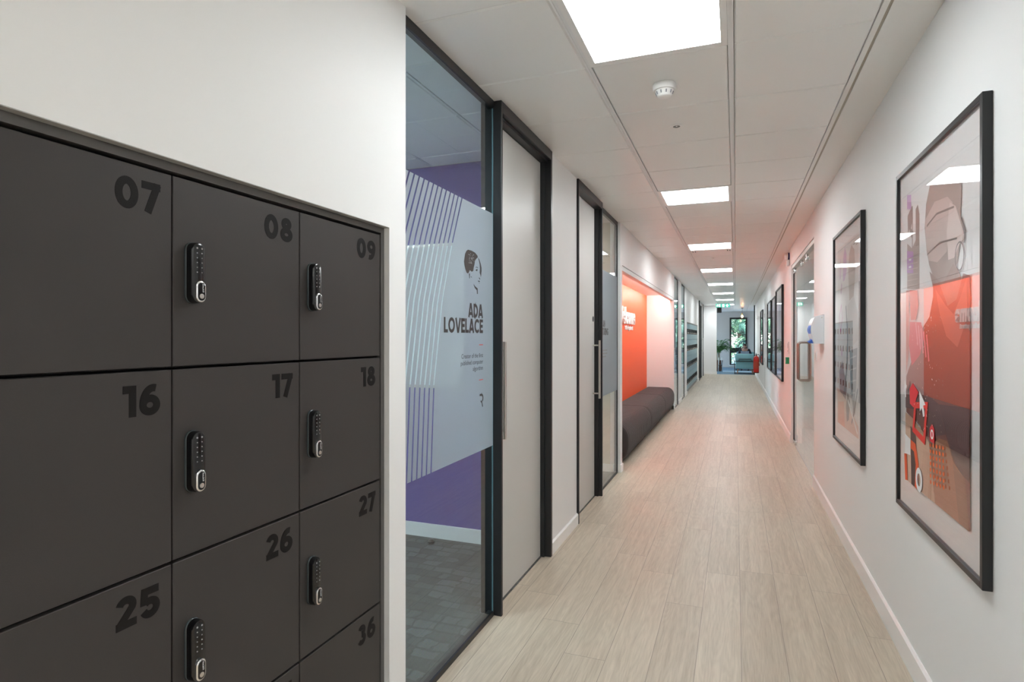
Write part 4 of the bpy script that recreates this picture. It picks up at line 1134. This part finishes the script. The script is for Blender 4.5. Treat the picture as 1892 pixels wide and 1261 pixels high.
# palm on a pot
t = thing('potted_palm', 'tall green palm in a pot by the corner of the end wall', 'plant', (-.68, 26.2, 0))
MB().lathe([(0, 0), (.13, 0), (.15, .04), (.19, .42), (.195, .46), (.175, .46), (.165, .43), (0, .43)], seg=28).build('pot', mat('brown_pot', (.16, .08, .05), .5), t, 40)
tr = MB(); fr = MB()
rnd = random.Random(5)
for k in range(5):
    a = 2*PI*k/5; tr.tube([(.05*math.cos(a), .05*math.sin(a), .40), (.06*math.cos(a), .06*math.sin(a), .7), (.09*math.cos(a), .09*math.sin(a), .95)], [.018, .015, .011], 8)
for k in range(34):
    a = 2*PI*k/34*5.1+rnd.uniform(-.2, .2); L = rnd.uniform(.30, .62); up = rnd.uniform(.55, 1.0)
    base = Vector((.07*math.cos(a), .07*math.sin(a), rnd.uniform(.62, .92)))
    d = Vector((math.cos(a), math.sin(a), 0)); pts = []
    for i in range(13):
        s_ = i/12
        pts.append(base+d*(L*(.35*s_+.65*s_*s_))+Vector((0, 0, up*.82*s_-.38*s_*s_*s_)))
    fr.tube(pts, [.006*(1-.7*i/12) for i in range(13)], 5)
    for i in range(2, 13):
        tang = (pts[i]-pts[i-1]).normalized(); side = tang.cross(Vector((0, 0, 1))).normalized()
        ln = .19*math.sin(PI*(i/13.5))+.05
        for sgn in (-1, 1):
            tip = pts[i]+side*sgn*ln*.7+tang*ln*.7-Vector((0, 0, ln*.30))
            mid = (pts[i]+tip)/2+Vector((0, 0, .012))
            w_ = tang*.017
            fr.poly([pts[i]-w_*.4, mid-w_, tip, mid+w_])
tr.build('stem', mat('palm_stem', (.25, .20, .09), .7), t, 40)
fr.build('fronds', mat('palm_green', (.045, .16, .035), .55, var=.3, vscale=4), t)
# slim side stand beside the palm
t = thing('side_stand', 'slim pale metal stand beside the potted palm', 'stand', (-.56, 25.6, 0))
MB().tube([(-.10, 0, .0), (-.07, 0, .60), (.02, 0, .62), (.07, 0, .02)], .012, 8).build('frame', CHROME, t, 40)
MB().box(-.09, .06, -.10, .10, .26, .29, .005).build('shelf', BLACK, t)

# ------------------------------------------------------------------ seated reader
SKIN = mat('skin', (.52, .30, .22), .5); HAIR = mat('dark_hair', (.035, .022, .016), .6); NAVY = mat('navy_jacket', (.012, .018, .030), .8); TROU = mat('dark_trousers', (.02, .022, .028), .8)
def skinned(name, verts, edges, radii, m, parent, root=0, lev=2):
    me = bpy.data.meshes.new(name); me.from_pydata(verts, edges, []); me.materials.append(m)
    o = bpy.data.objects.new(name, me); COL.objects.link(o); o.parent = parent
    sk = o.modifiers.new('skin', 'SKIN'); sk.use_smooth_shade = True
    for i, v in enumerate(me.skin_vertices[0].data):
        r = radii[i]; v.radius = (r, r) if isinstance(r, (int, float)) else r
        v.use_root = (i == root)
    sb = o.modifiers.new('subdiv', 'SUBSURF'); sb.levels = lev; sb.render_levels = lev
    return o
# faces -Y (the camera); seated on the far armchair
per = thing('person', 'seated person in dark jacket reading, head bent, beyond the teal armchair', 'person', (.38, 27.28, 0))
V, E_, R = [], [], []
def jv(p, r, prev=None):
    V.append(p); R.append(r)
    if prev is not None: E_.append((prev, len(V)-1))
    return len(V)-1
pel = jv((0, .08, .50), (.15, .11))
bel = jv((0, .06, .62), (.14, .105), pel); che = jv((0, -.02, .78), (.155, .11), bel); ub = jv((0, -.08, .88), (.12, .085), che)
nk = jv((0, -.12, .935), .052, ub); hd0 = jv((0, -.155, .975), (.068, .072), nk); hd1 = jv((0, -.165, 1.03), (.078, .090), hd0); hd2 = jv((0, -.150, 1.075), (.062, .075), hd1)
for sx in (-1, 1):
    sh = jv((.17*sx, -.05, .865), .055, ub); el = jv((.25*sx, -.16, .64), .042, sh); wr = jv((.13*sx, -.36, .74), .028, el)
    pa = jv((.105*sx, -.40, .765), (.030, .018), wr)
    for q in range(4):
        f0 = jv((.090*sx+.004*q*sx, -.415-.004*q, .785-.020*q), .0085, pa); f1 = jv((.055*sx, -.425-.003*q, .790-.022*q), .0080, f0); jv((.035*sx, -.410, .788-.022*q), .0070, f1)
    th = jv((.100*sx, -.385, .800), .0095, pa); jv((.075*sx, -.380, .825), .0085, th)
    hp = jv((.10*sx, .02, .47), .085, pel); kn = jv((.14*sx, -.36, .46), .058, hp); an = jv((.13*sx, -.38, .10), .038, kn); jv((.14*sx, -.50, .05), (.038, .030), an)
skinned('body', V, E_, R, SKIN, per, pel)
# jacket over torso and arms
V2, E2, R2 = [], [], []
def jw(p, r, prev=None):
    V2.append(p); R2.append(r)
    if prev is not None: E2.append((prev, len(V2)-1))
    return len(V2)-1
a = jw((0, .08, .52), (.165, .125)); b_ = jw((0, .06, .62), (.155, .12), a); c_ = jw((0, -.02, .78), (.172, .125), b_); d_ = jw((0, -.075, .875), (.13, .095), c_); jw((0, -.095, .905), (.075, .07), d_)
for sx in (-1, 1):
    s1 = jw((.175*sx, -.05, .865), .068, d_); s2 = jw((.255*sx, -.16, .645), .055, s1); jw((.150*sx, -.335, .728), .038, s2)
skinned('jacket', V2, E2, R2, NAVY, per, 0)
V3, E3, R3 = [], [], []
def jt(p, r, prev=None):
    V3.append(p); R3.append(r)
    if prev is not None: E3.append((prev, len(V3)-1))
    return len(V3)-1
a = jt((0, .08, .50), (.16, .115))
for sx in (-1, 1):
    h1 = jt((.10*sx, .02, .475), .095, a); k1 = jt((.14*sx, -.36, .465), .068, h1); jt((.132*sx, -.382, .13), .052, k1)
skinned('trousers', V3, E3, R3, TROU, per, 0)
for sx in (-1, 1):
    MB().box(.135*sx-.045, .135*sx+.045, -.56, -.33, .001, .085, .03, 3).build('shoe', BLACK, per, 60)
def ell(mb, c, r, n=14, zmin=-2):
    prof = []
    for i in range(n+1):
        a = PI*i/n; prof.append((math.sin(a), math.cos(a)))
    st = len(mb.bm.verts)
    before = set(mb.bm.verts)
    mb.lathe([(max(0, p[0]), p[1]) for p in prof], seg=20)
    for v in [v for v in mb.bm.verts if v not in before]: v.co = Vector((c[0]+v.co.x*r[0], c[1]+v.co.y*r[1], c[2]+v.co.z*r[2]))
m = MB(); ell(m, (0, -.128, 1.085), (.085, .098, .070)); ell(m, (0, -.105, 1.04), (.083, .072, .085)); m.build('hair', HAIR, per, 80)
m = MB(); ell(m, (0, -.262, 1.005), (.013, .020, .020)); ell(m, (-.079, -.155, 1.015), (.010, .018, .028)); ell(m, (.079, -.155, 1.015), (.010, .018, .028)); m.build('nose_and_ears', SKIN, per, 80)
m = MB()
for sx in (-1, 1): ell(m, (.030*sx, -.243, 1.022), (.012, .007, .006)); m.box(.030*sx-.016, .030*sx+.016, -.252, -.242, 1.036, 1.042)
m.box(-.022, .022, -.236, -.228, .972, .978)
m.build('eyes_and_mouth', HAIR, per)
t = thing('magazine', 'open pale magazine held by the seated person', 'magazine', (.38, 27.235, 0))
MB().prism([(-.16, -.44, .84), (0, -.40, .82), (0, -.36, .66), (-.16, -.40, .68)], (0, .006, 0)).prism([(.16, -.44, .84), (0, -.40, .82), (0, -.36, .66), (.16, -.40, .68)], (0, .006, 0)).build('pages', mat('pale_paper', (.55, .60, .66), .7), t)
MB().prism([(-.165, -.450, .845), (0, -.410, .825), (0, -.370, .655), (-.165, -.410, .675)], (0, .004, 0)).prism([(.165, -.450, .845), (0, -.410, .825), (0, -.370, .655), (.165, -.410, .675)], (0, .004, 0)).build('cover', mat('grey_cover', (.36, .42, .50), .6), t)

# ------------------------------------------------------------------ outdoors
struct(MB().box(-30, 30, 29.9, 70, -.6, -.4).box(-40, -5.1, -5, 29.9, -.6, -.4).build('ground', mat('pale_paving', (.30, .32, .33), .9, var=.2, vscale=2)))
LEAF = mat('tree_leaf', (.06, .15, .09), .6, var=.45, vscale=1.2)
LEAF2 = mat('tree_leaf_dark', (.025, .085, .065), .6, var=.45, vscale=1.2)
BARK = mat('bark', (.10, .07, .05), .9)
def tree(label, x, y, h, r, seed, lm, n=9000):
    rnd = random.Random(seed)
    t = thing('tree', label, 'tree', (x, y, -.4), group='trees beyond the far window')
    MB().tube([(0, 0, 0), (.05, 0, h*.3), (0, .05, h*.65), (0, 0, h*.9)], [.16, .12, .08, .03], 10).build('trunk', BARK, t, 40)
    m = MB(); cl = [(rnd.uniform(-r, r)*.8, rnd.uniform(-r, r)*.6, rnd.uniform(.12, 1.0)*h, rnd.uniform(.35, .75)*r*.6) for _ in range(34)]
    for k in range(n):
        c = rnd.choice(cl); d = Vector((rnd.gauss(0, 1), rnd.gauss(0, 1), rnd.gauss(0, 1))).normalized()
        p = Vector(c[:3])+d*c[3]*rnd.uniform(.75, 1.05)
        u = d.orthogonal().normalized(); w_ = d.cross(u); a = rnd.uniform(0, 6.28)
        u, w_ = u*math.cos(a)+w_*math.sin(a), w_*math.cos(a)-u*math.sin(a)
        s_ = rnd.uniform(.09, .17)
        m.poly([p-u*s_, p+w_*s_*.5+d*.02, p+u*s_, p-w_*s_*.5])
    m.build('foliage', lm, t)
tree('light green bushy tree filling the left of the far window', -1.5, 34.0, 4.6, 1.3, 1, LEAF)
tree('darker green tree filling the right of the far window', 1.5, 35.2, 4.4, 1.3, 2, LEAF2)
tree('tall light green tree behind the other two outside the window', .2, 41.5, 6.4, 3.0, 3, LEAF, 16000)
tree('broad dark green tree filling the gap behind the others outside the window', -3.2, 47.5, 7.5, 3.2, 5, LEAF2, 14000)
tree('broad light green tree at the back right outside the window', 4.2, 49.0, 7.8, 3.4, 6, LEAF, 14000)

# ------------------------------------------------------------------ world, view
wd = bpy.data.worlds.new('sky'); sc.world = wd; wd.use_nodes = True
N, L = wd.node_tree.nodes, wd.node_tree.links
bg = N['Background']; sk = N.new('ShaderNodeTexSky'); sk.sky_type = 'NISHITA'
sk.sun_elevation = math.radians(48); sk.sun_rotation = math.radians(150); sk.sun_intensity = 0.10; sk.sun_size = math.radians(3)
sk.air_density = 1.0; sk.dust_density = 1.5
L.new(sk.outputs[0], bg.inputs['Color']); bg.inputs['Strength'].default_value = 1.1
vs = sc.view_settings
vs.view_transform = 'Standard'; vs.look = 'None'; vs.gamma = 1.0; vs.exposure = 0.92; vs.use_curve_mapping = False
